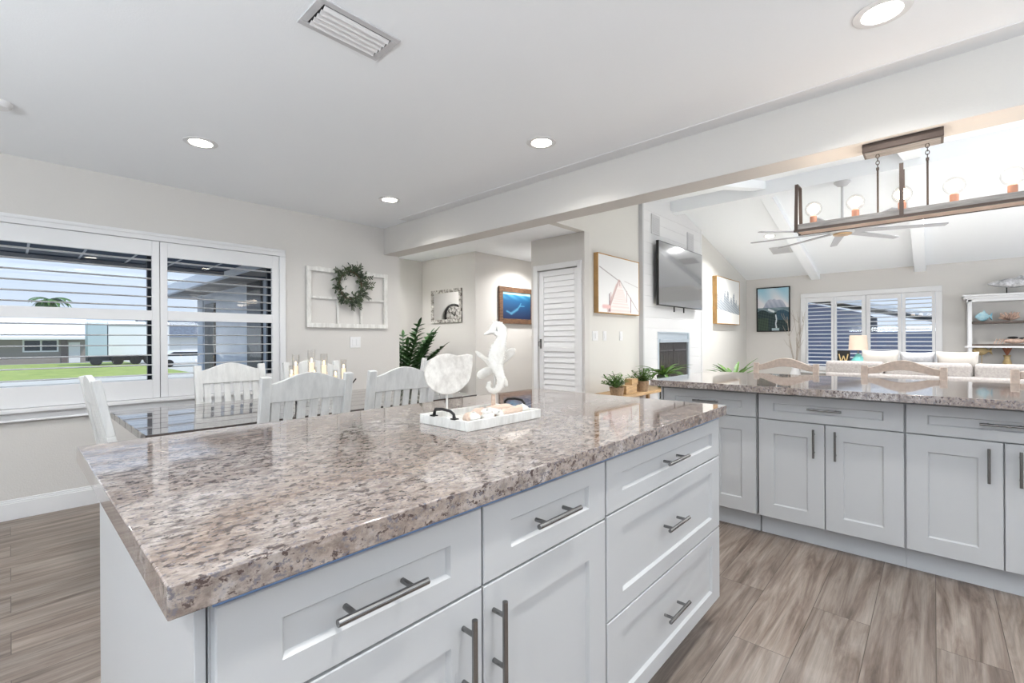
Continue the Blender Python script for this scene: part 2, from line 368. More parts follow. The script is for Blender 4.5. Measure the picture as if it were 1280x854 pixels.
# shiplap chimney breast with the fireplace opening
FX0, FX1, FZ = 6.33, 7.50, 1.30
b = MB(); z = 0
while z < 3.4:
    z1 = z+.148
    def plank(x0, x1):
        tops = [min(z1, vz(x)) for x in (x0, x1)]
        if min(tops) <= z+.005: 
            if max(tops) <= z+.005: return
        if x0 < RIDGE_X < x1 and z1 > min(tops): 
            pts = [(x0, z), (x1, z), (x1, max(z, min(z1, vz(x1)))), (RIDGE_X+.3, min(z1, vz(RIDGE_X+.3))), (RIDGE_X-.3, min(z1, vz(RIDGE_X-.3))), (x0, max(z, min(z1, vz(x0))))]
        else: pts = [(x0, z), (x1, z), (x1, max(z+.001, tops[1])), (x0, max(z+.001, tops[0]))]
        b.prism(pts, 'y', 2.95, 2.97)
    if z < FZ-.02:
        zz = z1; z1 = min(z1, FZ+.0)
        plank(5.9, FX0); plank(FX1, 8.02)
        if zz > FZ: z1 = zz; b.box(FX0, FX1, 2.95, 2.97, FZ, zz); b.box(5.9, FX0, 2.95, 2.97, FZ, zz); b.box(FX1, 8.02, 2.95, 2.97, FZ, zz)
        z1 = zz
    else: plank(5.9, 8.02)
    z += .15
b.box(5.9, FX0, 2.97, 3.1, 0, 2.9).box(FX1, 8.02, 2.97, 3.1, 0, 2.9).box(FX0, FX1, 2.97, 3.1, FZ, 3.2)
b.prism([(5.9, 2.9), (8.02, 2.9), (8.02, vz(8.02)), (RIDGE_X, RIDGE_Z), (5.9, vz(5.9))], 'y', 2.968, 3.1)
struct('wall_shiplap', b, SHIP)
struct('trim_2', MB().box(5.868, 5.9, 2.94, 3.0, 0, vz(5.87)), VENTG)
struct('trim_3', MB().box(8.02, 8.05, 2.94, 3.0, 0, vz(8.05)), TRIM)
# far wall with the four-panel window
EY0, EY1, EZ0, EZ1 = -.03, 1.90, .60, 2.02
b = MB()
zt = vz(XE)+.02
for y0, y1, z0, z1 in ((-3.6, EY0, 0, zt), (EY1, 3.1, 0, zt), (EY0, EY1, 0, EZ0), (EY0, EY1, EZ1, zt)): b.box(XE, XE+.12, y0, y1, z0, z1)
struct('wall_living_far', b, WALL)
# walls behind and beside the camera, with openings added to let light in
b = MB()
for y0, y1, z0, z1 in ((-2.5, -1.5, 0, CZ), (2.1, 4.7, 0, CZ), (-1.5, 2.1, 2.2, CZ)): b.box(-2.3, -2.2, y0, y1, z0, z1)
struct('wall_patio', b, WALL)
b = MB()
for x0, x1, z0, z1 in ((-2.3, -1.0, 0, CZ), (2.8, 3.0, 0, CZ), (-1.0, 2.8, 0, .7), (-1.0, 2.8, 2.3, CZ)): b.box(x0, x1, -2.5, -2.4, z0, z1)
b.box(2.96, 3.06, -3.6, -3.38, 0, CZ).box(2.96, 3.06, -2.52, -2.4, 0, CZ).box(2.96, 3.06, -3.38, -2.52, 0, .35).box(2.96, 3.06, -3.38, -2.52, 2.25, CZ)
struct('wall_kitchen_back', b, WALL)
b = MB()
for x0, x1, z0, z1 in ((3.0, 4.1, 0, 2.42), (9.7, XE+.1, 0, 2.42), (4.1, 9.7, 2.3, 2.42)): b.box(x0, x1, -3.6, -3.5, z0, z1)
b.prism([(3.0, 2.42), (XE+.1, 2.42), (XE+.1, vz(XE+.1)), (RIDGE_X, RIDGE_Z), (3.0, vz(3.0))], 'y', -3.6, -3.5)
struct('wall_living_side', b, WALLW)
# glass of the unseen openings added for light
for i, (nm, bx) in enumerate((('added_window_3', (-2.26, -2.25, -1.5, 2.1, 0, 2.2)), ('added_window_4', (-1.0, 2.8, -2.46, -2.45, .7, 2.3)), ('added_window_5', (4.1, 9.7, -3.56, -3.55, 0, 2.3)), ('added_window_7', (3.0, 3.01, -3.38, -2.52, .35, 2.25)))):
    struct(nm, MB().box(*bx), GLASS)
# unseen roofs added outside to keep the sun out of those openings
struct('sun_block_roof', MB().box(2.6, 13, -6.5, -3.6, 2.6, 2.7).box(-4, 3, -4.6, -2.5, 2.56, 2.66).box(-3.4, -2.3, -4, 4.7, 2.5, 2.6), ROOFW)
# baseboards
BBP = [(0, 0), (.018, 0), (.018, .105), (.012, .12), (.006, .135), (0, .135)]
def base(name, x0, x1, y):
    b = MB().box(x0, x1, y-.016, y, 0, .112).box(x0, x1, y-.011, y, .112, .124).box(x0, x1, y-.007, y, .124, .136); struct(name, b, TRIM, bevel=.002)
base('baseboard_window', -2.2, 3.06, 4.58); base('baseboard_fireplace', 4.63, 5.86, 3.0); base('baseboard_mirror', 4.48, 6.6, 4.81)
struct('baseboard_living_far', MB().box(XE-.016, XE, -3.5, 3.0, 0, .13), TRIM, bevel=.003)
# ridge beam and rafters
struct('beam_ridge', MB().box(RIDGE_X-.09, RIDGE_X+.09, -3.5, 3.0, 3.115, RIDGE_Z-.01), CEIL, bevel=.003)
for i, yy in enumerate((1.73, .18)):
    b = MB()
    for xa, xb in ((3.06, RIDGE_X-.09), (XE, RIDGE_X+.09)):
        b.prism([(xa, vz(xa)), (xb, vz(xb)-.0), (xb, vz(xb)-.105), (xa, vz(xa)-.105)], 'y', yy-.075, yy+.075)
    o = struct('beam_rafter', b, CEIL, bevel=.003)

# ------------------------------------------------------------------ windows with plantation shutters
def louvers(b, a0, a1, z0, z1, n, depth, axis, c, th=.009, tilt=0):
    for i in range(n):
        z = z0+(i+.5)*(z1-z0)/n
        dy, dz = depth/2*math.cos(tilt), depth/2*math.sin(tilt)
        pr = [(-depth/2, 0), (-depth*.3, th/2), (depth*.3, th/2), (depth/2, 0), (depth*.3, -th/2), (-depth*.3, -th/2)]
        pts = [(c+p*math.cos(tilt)-q*math.sin(tilt), z+p*math.sin(tilt)+q*math.cos(tilt)) for p, q in pr]
        b.prism(pts, 'x' if axis == 'x' else 'y', a0, a1)
win = sempty('window_1', (0, 4.58, 0))
b = MB()
X0, X1 = -1.045, 1.783
b.box(X0, X1, -.022, 0, 1.995, 2.058).box(X0, X0+.055, -.022, 0, .74, 1.995).box(X1-.055, X1, -.022, 0, .74, 1.995)
b.box(X0+.01, X1-.01, -.03, -.022, 2.03, 2.05)
obj('casing', b, TRIM, win, bevel=.003)
b = MB().box(X0-.02, X1+.02, -.05, .02, .715, .742).box(X0, X1, -.018, 0, .655, .715).box(X0-.02, X1+.02, -.028, 0, .655, .668)
obj('window_sill', b, TRIM, win, bevel=.004)
for k, (p0, p1, o0, o1) in enumerate(((-.99, -.09, -.94, -.14), (-.09, .814, -.045, .766), (.818, 1.728, .866, 1.665))):
    b = MB().box(p0, o0, -.008, .022, .745, 1.993).box(o1, p1, -.008, .022, .745, 1.993)
    b.box(o0, o1, -.008, .022, 1.874, 1.993).box(o0, o1, -.008, .022, 1.362, 1.44).box(o0, o1, -.008, .022, .745, .89)
    pn = obj('shutter_panel', b, TRIM, win, bevel=.002)
    b = MB(); louvers(b, o0+.001, o1-.001, 1.44, 1.874, 6, .062, 'x', .007); louvers(b, o0+.001, o1-.001, .89, 1.362, 6, .062, 'x', .007)
    b.v = [(x, y, z) for x, y, z in b.v]
    obj('louvers', b, TRIM, pn)
b = MB()
for xa, xb in ((-1.0, -.94), (-.13, -.05), (.755, .835), (1.665, 1.73)): b.box(xa, xb, .11, .15, .72, 2.01)
b.box(-1, 1.73, .11, .15, .70, .755).box(-1, 1.73, .11, .15, 1.99, 2.03)
obj('window_frame', b, NAVY, win, bevel=.002)
obj('pane', MB().box(-.97, 1.70, .128, .132, .74, 2.0), GLASS, win)

win2 = sempty('window_2', (XE, 0, 0))
b = MB()
ya, yb, za, zb = -.10, 1.985, .53, 2.085
b.box(-.03, 0, ya, yb, zb-.09, zb).box(-.03, 0, ya, ya+.085, za, zb-.09).box(-.03, 0, yb-.085, yb, za, zb-.09).box(-.05, 0, ya-.02, yb+.02, za-.03, za)
obj('casing', b, TRIM, win2, bevel=.004)
edges = [1.90, 1.432, .938, .4305, -.015]
ops = [(1.862, 1.478), (1.387, 1.003), (.873, .485), (.376, .03)]
for k in range(4):
    y1, y0 = edges[k], edges[k+1]; o1, o0 = ops[k]
    b = MB().box(-.02, .015, y0+.003, o0, .56, 1.99).box(-.02, .015, o1, y1-.003, .56, 1.99).box(-.02, .015, o0, o1, 1.905, 1.99).box(-.02, .015, o0, o1, .56, .64)
    pn = obj('shutter_panel', b, TRIM, win2, bevel=.003)
    b = MB(); louvers(b, o0, o1, .64, 1.905, 17, .066, 'y', 0, tilt=.30)
    # louvers run along y here: swap the axes of the prism
    b.v = [(y, x, z) for x, y, z in b.v]; b.f = [tuple(reversed(f)) for f in b.f]
    b2 = MB(); b2.v = [(v[1], v[0], v[2]) for v in b.v]; b2.f = b.f; b2.mi = b.mi
    b2.v = [(v[0], v[1], v[2]) for v in b2.v]
    obj('louvers', b if False else b2, TRIM, pn)
obj('window_frame', MB().box(.06, .1, -.03, 1.9, .6, .64).box(.06, .1, -.03, 1.9, 1.98, 2.02).box(.06, .1, .9, .96, .6, 2.02), TRIM, win2)
obj('pane', MB().box(.078, .082, -.03, 1.9, .6, 2.02), GLASS, win2)

# hall door (louvred)
dr = sempty('door_1', (4.53, 0, 0))
b = MB().box(-.02, 0, 3.035, 3.095, 0, 2.125).box(-.02, 0, 3.70, 3.765, 0, 2.125).box(-.02, 0, 3.095, 3.70, 2.06, 2.125)
obj('casing', b, TRIM, dr, bevel=.004)
b = MB().box(.015, .05, 3.098, 3.16, .01, 2.05).box(.015, .05, 3.63, 3.697, .01, 2.05)
for z0, z1 in ((.01, .16), (1.98, 2.05), (1.045, 1.10)): b.box(.015, .05, 3.16, 3.63, z0, z1)
leafd = obj('door_leaf', b, TRIM, dr, bevel=.003)
b = MB()
for z0, z1, n in ((.16, 1.045, 13), (1.10, 1.98, 13)):
    for i in range(n):
        z = z0+(i+.5)*(z1-z0)/n; h = (z1-z0)/n
        b.prism([(.022, z-h*.48), (.03, z-h*.5), (.042, z+h*.42), (.034, z+h*.5)], 'y', 3.16, 3.63)
b.box(.036, .044, 3.16, 3.63, .16, 1.98)
obj('louvers', b, TRIM, leafd)
b = MB().box(-.0, .016, 3.655, 3.675, 1.08, 1.2); b.tube([(.016, 3.665, 1.17), (-.03, 3.665, 1.17), (-.03, 3.665, 1.11), (.016, 3.665, 1.11)], .006, 8)
obj('door_handle', b, STEEL, leafd)

# ------------------------------------------------------------------ cabinets
def shaker(w, h, stile, rail, th=.02):
    """front in local x-z, front face at y=-th, lower-left corner at origin"""
    b = MB(); s, r, e, d = stile, rail, .006, .009
    O = [(0, 0), (w, 0), (w, h), (0, h)]; I = [(s, r), (w-s, r), (w-s, h-r), (s, h-r)]; J = [(s+e, r+e), (w-s-e, r+e), (w-s-e, h-r-e), (s+e, h-r-e)]
    c = .002; Of = [(c, c), (w-c, c), (w-c, h-c), (c, h-c)]
    vs = [(x, 0, z) for x, z in O]+[(x, -th+c, z) for x, z in O]+[(x, -th, z) for x, z in Of]+[(x, -th, z) for x, z in I]+[(x, -th+d, z) for x, z in J]
    fs = [(3, 2, 1, 0)]
    for a, bb in ((0, 4), (4, 8), (8, 12), (12, 16)):
        for i in range(4): j = (i+1) % 4; fs.append((a+i, a+j, bb+j, bb+i))
    fs.append((16, 17, 18, 19)); return b.add(vs, fs)
def pull(parent, cx, cz, L, vertical=False, y=-.02):
    b = MB(); yo = y-.033
    if vertical:
        b.tube([(cx, yo, cz-L/2), (cx, yo, cz+L/2)], .0058, 12)
        for s in (-1, 1): b.tube([(cx, y, cz+s*L*.32), (cx, yo, cz+s*L*.32)], .0048, 10)
    else:
        b.tube([(cx-L/2, yo, cz), (cx+L/2, yo, cz)], .0058, 12)
        for s in (-1, 1): b.tube([(cx+s*L*.32, y, cz), (cx+s*L*.32, yo, cz)], .0048, 10)
    o = obj('handle', b, STEEL, parent); return o
def cabinet(name, label, cat, loc, rz, W, D, fronts, ztop=.857, zb=.115, group=None, toe=.06):
    t = thing(name, label, cat, loc, rz, group)
    body = MB().box(0, W, 0, D, zb, .875)
    obj('carcass', body, CAB, t)
    obj('toe_kick', MB().box(0, W, toe, D, 0, zb), TOE, t)
    for kind, x0, x1, z0, z1, st, ra, hx, hz, vert in fronts:
        o = obj(kind, shaker(x1-x0, z1-z0, st, ra), CAB, t, loc=(x0, -.001, z0))
        pull(o, hx-x0, hz-z0, .16, vert)
    return t
g = .0025
c1 = cabinet('base_cabinet', 'white two-drawer two-door shaker cabinet at the near end of the island', 'cabinet', (.17, .685, 0), 0, .93, .895,
    [('drawer', g, .465-g, .702, .857, .08, .048, .226, .785, False), ('drawer', .465+g, .93-g, .702, .857, .08, .048, .682, .785, False),
     ('door', g, .465-g, .115, .697, .08, .08, .412, .59, True), ('door', .465+g, .93-g, .115, .697, .08, .08, .494, .59, True)])
obj('edge_strip', MB().box(0, .93, -.0205, -.0005, .8585, .875), BLUE, c1)
c2 = cabinet('drawer_cabinet', 'white three-drawer shaker cabinet at the far end of the island', 'cabinet', (1.103, .685, 0), 0, .897, .895,
    [('drawer', g, .895, .707, .857, .085, .048, .415, .785, False), ('drawer', g, .895, .412, .702, .085, .052, .415, .57, False), ('drawer', g, .895, .115, .407, .085, .052, .415, .275, False)])
obj('edge_strip', MB().box(0, .897, -.0205, -.0005, .8585, .875), BLUE, c2)
tag(obj('end_panel', MB().box(.155, .168, .686, 1.58, 0, .875), CAB, bevel=.001), 'plain white side panel closing the near end of the island', 'panel')
tag(obj('back_panel', MB().box(.168, 2.0, 1.581, 1.594, 0, .875), CAB, bevel=.001), 'plain white panel on the dining side of the island', 'panel')
isl = tag(obj('granite_countertop', MB().box(.118, 2.0, .633, 1.664, .876, .916), GRAN, bevel=.0022, seg=2), 'large speckled brown granite countertop on the island in front', 'countertop')
def pen(y1, W, label):
    h = W/2
    return cabinet('base_cabinet', label, 'cabinet', (3.08, y1, 0), -PI/2, W, .6,
    [('drawer', .004, W-.004, .712, .857, .08, .048, h+.0, .79, False),
     ('door', .004, h-g, .125, .707, .08, .08, h-.05, .60, True), ('door', h+g, W-.004, .125, .707, .08, .08, h+.05, .60, True)], zb=.125)
pen(1.387, .590, 'white shaker cabinet at the open end of the peninsula, partly behind the island')
pen(.790, .678, 'white shaker cabinet with centred double doors, second from the peninsula open end')
pen(.111, .686, 'white shaker cabinet at the right edge of the picture, under the peninsula counter')
tag(obj('end_panel', MB().box(3.06, 3.68, 1.39, 1.402, 0, .875), CAB, bevel=.001), 'white panel on the open end of the peninsula', 'panel')
tag(obj('back_panel', MB().box(3.683, 3.70, -.58, 1.40, 0, .875), CAB, bevel=.001), 'white panel behind the peninsula facing the stools', 'panel')
tag(obj('granite_countertop', MB().box(2.93, 4.03, -1.2, 1.42, .876, .916), GRAN, bevel=.0022, seg=2), 'long granite peninsula countertop with stools behind it', 'countertop')

# ------------------------------------------------------------------ tray and sculptures on the island
GT = .9165
tr = thing('serving_tray', 'white distressed rectangular tray with black handles on the island', 'tray', (1.092, 1.142, GT))
b = MB().box(-.17, .17, -.117, .117, 0, .008)
for x0, x1, y0, y1 in ((-.172, .172, -.119, -.107), (-.172, .172, .107, .119), (-.172, -.16, -.107, .107), (.16, .172, -.107, .107)): b.box(x0, x1, y0, y1, 0, .03)
obj('tray_body', b, WWOOD, tr, bevel=.0015)
for s in (-1, 1):
    x = s*.166
    b = MB().tube([(x, -.05, .03), (x, -.047, .045), (x+s*.004, -.035, .054), (x+s*.006, 0, .057), (x+s*.004, .035, .054), (x, .047, .045), (x, .05, .03)], [.006, .0045, .0045, .005, .0045, .0045, .006], 8)
    b.box(x-.008, x+.008, -.062, -.04, .029, .033).box(x-.008, x+.008, .04, .062, .029, .033)
    obj('handle', b, DARKM, tr)
FACE = -0.8288   # turns local x to the picture's right
fz = .9255
# round fish carving
S = .00262
def pxo(pts, cx, cy, s): return [((x-cx)*s, (cy-y)*s) for x, y in pts]
fo = []
for k in range(40):
    a = math.radians(-38+k*(360-62)/39+62)
    fo.append((math.cos(a)*.073, math.sin(a)*.066))
# tail flare at the upper right
out = []
for k in range(46):
    a = math.radians(62+k*(262)/45); out.append((math.cos(a)*.074, math.sin(a)*.068))
out += [(.070, -.030), (.078, -.012), (.083, .010), (.086, .035), (.086, .062), (.070, .066), (.052, .063)]
t = thing('fish_sculpture', 'round whitewashed wooden fish carving on a thin rod, left of the seahorse', 'sculpture', (.99, 1.205, fz), FACE+.25)
b = MB().prism([(x, z+.128+.024) for x, z in out], 'y', -.015, .015)
obj('fish_body', b, mat('whitewash_mottled', (228, 224, 217), .75, bump=.6, bscale=40, alt=(196, 190, 182), vscale=30, stretch=(1, 1, .7)), t, bevel=.003)
obj('rod', MB().tube([(0, 0, .005), (0, 0, .10)], .0035, 8), WWOOD, t)
obj('base', MB().lathe([(.03, 0), (.03, .006), (.004, .008)], (0, 0, 0)), WWOOD, t)
# seahorse carving; outline measured in a magnified view
K = .00059
def sp(l): return [((x-640)*K, (598-y)*K+.034) for x, y in l]
t = thing('seahorse_sculpture', 'white carved wooden seahorse standing on a short post in the tray', 'sculpture', (1.19, 1.185, fz), FACE)
ridge = [(585, 172, 5), (600, 168, 9), (618, 158, 13), (634, 150, 20), (650, 140, 32), (668, 134, 40), (686, 152, 40), (695, 178, 31), (692, 202, 30), (684, 230, 37), (674, 262, 46), (664, 296, 50), (657, 330, 48), (660, 362, 40), (672, 394, 32), (684, 426, 27), (688, 456, 24), (682, 488, 22), (666, 512, 20), (644, 524, 19), (622, 516, 17), (610, 496, 15), (616, 474, 13), (630, 468, 9)]
pts = sp([(a, c) for a, c, _ in ridge]); ws = [r*K*1.13 for *_, r in ridge]
# resample with ridged body rings
P2, W2 = [], []
for i in range(len(pts)-1):
    for j in range(4):
        q = j/4; P2.append((pts[i][0]*(1-q)+pts[i+1][0]*q, pts[i][1]*(1-q)+pts[i+1][1]*q)); ww = ws[i]*(1-q)+ws[i+1]*q
        W2.append(ww*(1.0 if (j % 2 == 0 or i < 7) else .87))
obj('seahorse_body', MB().sweep(P2, W2, .014, 14), SHELLW, t)
for (x0, y0, x1, y1, r) in ((650, 112, 640, 88, 8), (668, 104, 664, 88, 9), (690, 112, 698, 96, 9), (706, 140, 720, 134, 8), (704, 230, 716, 236, 9), (712, 262, 724, 268, 9)):
    a, c = sp([(x0, y0), (x1, y1)]); obj('crest_spike', MB().sweep([a, c], [r*K, r*K*.4], .007, 8), SHELLW, t)
obj('post', MB().lathe([(.008, 0), (.008, .04), (.006, .09)], sp([(640, 598)])[0]+(0,) if False else (0, 0, 0)), SHELLP, t)
obj('base', MB().lathe([(.034, 0), (.034, .007), (.01, .009)], (0, 0, 0)), SHELLP, t)
t = thing('starfish_sculpture', 'smooth white five-armed starfish carving standing behind the seahorse', 'sculpture', (1.232, 1.228, fz), FACE)
b = MB(); cx, cy = 655, 376
for ex, ey, r in ((785, 262, 27), (728, 510, 24), (540, 444, 30), (528, 278, 14), (640, 230, 18)):
    a, c = sp([(cx, cy), (ex, ey)]); mid = [(a[0]+(c[0]-a[0])*q, a[1]+(c[1]-a[1])*q) for q in (0, .25, .5, .8, .95, 1)]
    b.sweep(mid, [26*K, 26*K, r*K*1.05, r*K, r*K*.6, r*K*.2], .010, 10)
obj('starfish_body', b, SHELLW, t)
obj('rod', MB().tube([(.006, 0, 0), (.006, 0, .13)], .004, 8), WWOOD, t)
# shells and driftwood in the tray
def shellobj(name, label, cat, mb, mt, loc, rz=0): return tag(obj(name, mb, mt, loc=loc, rz=rz), label, cat)
def drift(L, r, seed):
    rr = random.Random(seed); n = 9
    return MB().tube([(-L/2+L*i/(n-1), rr.uniform(-.004, .004), r*.9+rr.uniform(-.002, .002)) for i in range(n)], [r*(.25 if i in (0, n-1) else rr.uniform(.8, 1.05)) for i in range(n)], 12)
shellobj('driftwood_log', 'peach driftwood log lying at the left handle of the tray', 'driftwood', drift(.17, .021, 1), SHELLP, (1.03, 1.105, fz), .5)
shellobj('driftwood_log', 'peach driftwood log at the front of the tray, right half', 'driftwood', drift(.15, .019, 2), SHELLP, (1.165, 1.075, fz), .15)
shellobj('driftwood_log', 'wide pale driftwood piece lying at the foot of the seahorse', 'driftwood', drift(.13, .021, 3), SHELLP, (1.16, 1.125, fz), -.1)
def starfish(r, h):
    b = MB(); n = 10; ring = [(math.cos(2*PI*k/n)*(r if k % 2 == 0 else r*.38), math.sin(2*PI*k/n)*(r if k % 2 == 0 else r*.38)) for k in range(n)]
    vs = [(x, y, 0) for x, y in ring]+[(x*.8, y*.8, h*.6) for x, y in ring]+[(0, 0, h)]
    fs = [(k, (k+1) % n, n+(k+1) % n, n+k) for k in range(n)]+[(n+k, n+(k+1) % n, 2*n) for k in range(n)]+[tuple(range(n-1, -1, -1))]
    return b.add(vs, fs)
shellobj('starfish', 'knobbly white starfish leaning on the driftwood in the tray centre', 'starfish', starfish(.048, .022), SHELLW, (1.075, 1.085, fz+.02), .4)
def spiral(r, h):
    b = MB(); pts = []; rad = []
    for i in range(40):
        a = i*.42; q = i/39; pts.append((math.cos(a)*r*(1-q)*.55, math.sin(a)*r*(1-q)*.55, r*.45+q*h)); rad.append(r*.48*(1-q*.85))
    return b.tube(pts, rad, 10)
shellobj('sea_shell', 'cream spiral shell at the front corner of the tray', 'shell', spiral(.031, .026), SHELLW, (.985, 1.068, fz))
shellobj('sea_shell', 'white pointed shell beside the starfish at the front of the tray', 'shell', spiral(.028, .036), SHELLW, (1.035, 1.055, fz), 1)
shellobj('sea_shell', 'round white shell at the far right corner of the tray', 'shell', spiral(.029, .024), SHELLW, (1.236, 1.085, fz), 2)
shellobj('sea_shell', 'small white cone shell in the middle of the tray', 'shell', spiral(.018, .03), SHELLW, (1.09, 1.035+.02, fz), 3)

# ------------------------------------------------------------------ dining table and chairs
tb = thing('dining_table', 'dark plank-topped rectangular dining table by the shuttered window', 'table', (1.46, 3.215, 0))
b = MB(); n = 6; Wd = 1.09
for i in range(n):
    y0 = -Wd/2+i*Wd/n; b.box(-1.04, 1.04, y0+.0015, y0+Wd/n-.0015, .722, .76)
obj('tabletop', b, DTOP, tb, bevel=.003)
obj('apron', MB().box(-.76, .76, -.482, -.458, .64, .722).box(-.76, .76, .458, .482, .64, .722).box(-.76, -.735, -.458, .458, .64, .722).box(.735, .76, -.458, .458, .64, .722), DTOP, tb)
for sx in (-1, 1):
    for sy in (-1, 1): obj('leg', MB().bar((sx*.74, sy*.47, 0), (sx*.74, sy*.47, .72), .07, .07, w2=.10, t2=.10), DTOP, tb, bevel=.004)
CW = .475
def chair(label, loc, rz, group='white slat-back dining chairs'):
    """local: seat faces +y, back at -y"""
    t = thing('dining_chair', label, 'chair', loc, rz, group)
    hw = CW/2
    ys = lambda z: -.20-(.0 if z < .45 else (z-.45)*.19)
    for s in (-1, 1):
        x = s*(hw-.024)
        b = MB(); prof = [(-.205, 0), (-.20, .45), (ys(.75), .75), (ys(1.015), 1.015)]
        for (ya, za), (yb2, zb2) in zip(prof, prof[1:]): b.bar((x, ya, za), (x, yb2, zb2+.0), .046, .034, up=(0, 1, 0))
        obj('back_post', b, CHAIRW, t, bevel=.003)
        obj('front_leg', MB().bar((s*(hw-.03), .2, 0), (s*(hw-.03), .2, .43), .036, .036, w2=.045, t2=.045), CHAIRW, t, bevel=.003)
        obj('side_stretcher', MB().bar((s*(hw-.03), .2, .18), (s*(hw-.03), -.22, .18), .02, .03), CHAIRW, t)
    # crest rail with arched top
    n = 16; W = CW-.09; top = []; 
    for i in range(n+1):
        q = i/n; x = -W/2+W*q; top.append((x, .978+.052*math.sin(PI*q)**1.5))
    pts = [(-W/2, .885), (W/2, .885)]+top[::-1]
    b = MB().prism(pts, 'y', -.013, .013)
    b.v = [(x, y+ys(z), z) for x, y, z in b.v]
    obj('crest_rail', b, CHAIRW, t, bevel=.003)
    obj('lower_rail', MB().box(-W/2, W/2, ys(.52)-.011, ys(.52)+.011, .50, .55), CHAIRW, t, bevel=.002)
    for i in range(6):
        x = -W/2+W*(i+.5)/6
        obj('slat', MB().bar((x, ys(.545), .545), (x, ys(.89), .89), .042, .012, up=(0, 1, 0)), CHAIRW, t, bevel=.002)
    b = MB().prism([(-hw, .23), (-hw+.03, -.22), (hw-.03, -.22), (hw, .23), (hw-.04, .245), (-hw+.04, .245)], 'z', .43, .46)
    obj('seat', b, CHAIRW, t, bevel=.006)
    obj('seat_apron', MB().box(-hw+.04, hw-.04, .19, .21, .37, .43).box(-hw+.03, -hw+.05, -.2, .19, .37, .43).box(hw-.05, hw-.03, -.2, .19, .37, .43), CHAIRW, t)
    return t
ch0 = chair('white slat-back chair with its back to the island, left of the seahorse tray pair', (1.055, 2.70, 0), 0)
ch0['label'] = 'white slat-back chair on the island side of the table, nearer the window'
dup(ch0, (1.655, 2.72, 0), -.03, 'white slat-back chair on the island side of the table, just left of the fish carving')
dup(ch0, (1.13, 3.62, 0), PI, 'white slat-back chair on the window side of the table, in front of the right shutter')
dup(ch0, (1.75, 3.63, 0), PI, 'white slat-back chair on the window side of the table, behind the glass candles')
dup(ch0, (.57, 3.06, 0), -PI/2+.02, 'white slat-back chair at the left head of the table, leaning back in profile')
dup(ch0, (2.50, 3.55, 0), PI/2, 'white slat-back chair at the right head of the table, mostly behind the fish carving')

# candle centrepiece
ch = thing('candle_stand', 'low black iron candle stand along the middle of the dining table', 'candle stand', (1.43, 3.13, .76))
b = MB().tube([(-.22, .02, .10), (-.12, .06, .12), (0, .03, .115), (.12, .06, .11), (.22, .03, .10), (.29, .05, .12), (.31, .04, .15)], .005, 8)
for x in (-.16, .02, .2): b.tube([(x, -.07, .004), (x, -.02, .06), (x, .05, .115), (x, .10, .06), (x, .12, .004)], .004, 8)
obj('scroll_frame', b, DARKM, ch)
# spots: x, y, foot height, glass height, radius
for x, y, z0, h, r, lb in ((1.262, 3.14, .88, .155, .018, 'lowest glass candle cylinder at the left end of the black stand'),
    (1.302, 3.17, .90, .205, .023, 'second glass candle cylinder from the left on the black stand'),
    (1.400, 3.15, .90, .235, .025, 'tallest glass candle cylinder, in the middle of the black stand'),
    (1.442, 3.20, .88, .135, .017, 'short glass candle cylinder tucked right of the tallest one'),
    (1.487, 3.15, .90, .205, .024, 'glass candle cylinder fourth along, right of the tallest'),
    (1.590, 3.19, .88, .105, .017, 'tiny glass candle cylinder low near the right end of the stand'),
    (1.632, 3.15, .89, .17, .022, 'glass candle cylinder at the far right end of the black stand')):
    t = thing('candle_cylinder', lb, 'candle', (x, y, z0-.005), 0, 'glass candle cylinders on the table')
    obj('glass_cylinder', MB().lathe([(r, 0), (r, h), (r-.0025, h), (r-.0025, .004), (0.0001, .004)], (0, 0, 0), 20), CLEAR, t)
    c = obj('candle', MB().lathe([(r*.6, .005), (r*.6, h*.62), (r*.3, h*.64)], (0, 0, 0), 16), WAX, t)
    obj('flame', MB().ball((0, 0, h*.64+.014), .007, (.8, .8, 1.9), 8, 6), FLAME, c)
    obj('cup', MB().lathe([(.004, -(z0-.005-.76)), (.004, -.006), (r+.004, -.004), (r+.004, .006), (r+.001, .006), (r+.001, -.0)], (0, 0, 0), 16), DARKM, t)

# ------------------------------------------------------------------ things on the window wall
dec = thing('window_frame_decor', 'white distressed old six-pane window frame hung on the wall', 'wall decor', (1.98, 4.579, 1.325))
b = MB(); W, H = .912, .612
b.box(0, W, -.028, 0, 0, .045).box(0, W, -.028, 0, H-.045, H).box(0, .045, -.028, 0, .045, H-.045).box(W-.045, W, -.028, 0, .045, H-.045)
obj('outer_frame', b, WWOOD, dec, bevel=.003)
b = MB()
for x in (.325, .587): b.box(x-.011, x+.011, -.022, -.002, .045, H-.045)
b.box(.045, W-.045, -.022, -.002, .295, .317)
obj('muntins', b, WWOOD, dec, bevel=.002)
wr = thing('leafy_wreath', 'green eucalyptus wreath hanging over the white window frame', 'wreath', (2.43, 4.53, 1.775))
b = MB(); tw = MB(); r0 = random.Random(3)
tw.tube([(math.cos(a)*.125, 0, math.sin(a)*.145) for a in [2*PI*i/24 for i in range(25)]], .010, 6)
for i in range(430):
    a = r0.uniform(0, 2*PI); rr = r0.gauss(.135, .028); px, pz = math.cos(a)*rr, math.sin(a)*rr*1.15
    rad = Vector((math.cos(a), 0, math.sin(a))); tan = Vector((-math.sin(a), 0, math.cos(a)))
    d = rad*r0.uniform(-.1, 1.1)+tan*r0.uniform(-.9, .9)+Vector((0, r0.uniform(-.8, .1), 0))
    b.leaf((px, r0.uniform(-.03, .012), pz), d, r0.uniform(.03, .055), r0.uniform(.012, .02), .2, 3, up=(r0.uniform(-1, 1), -1, r0.uniform(-1, 1)))
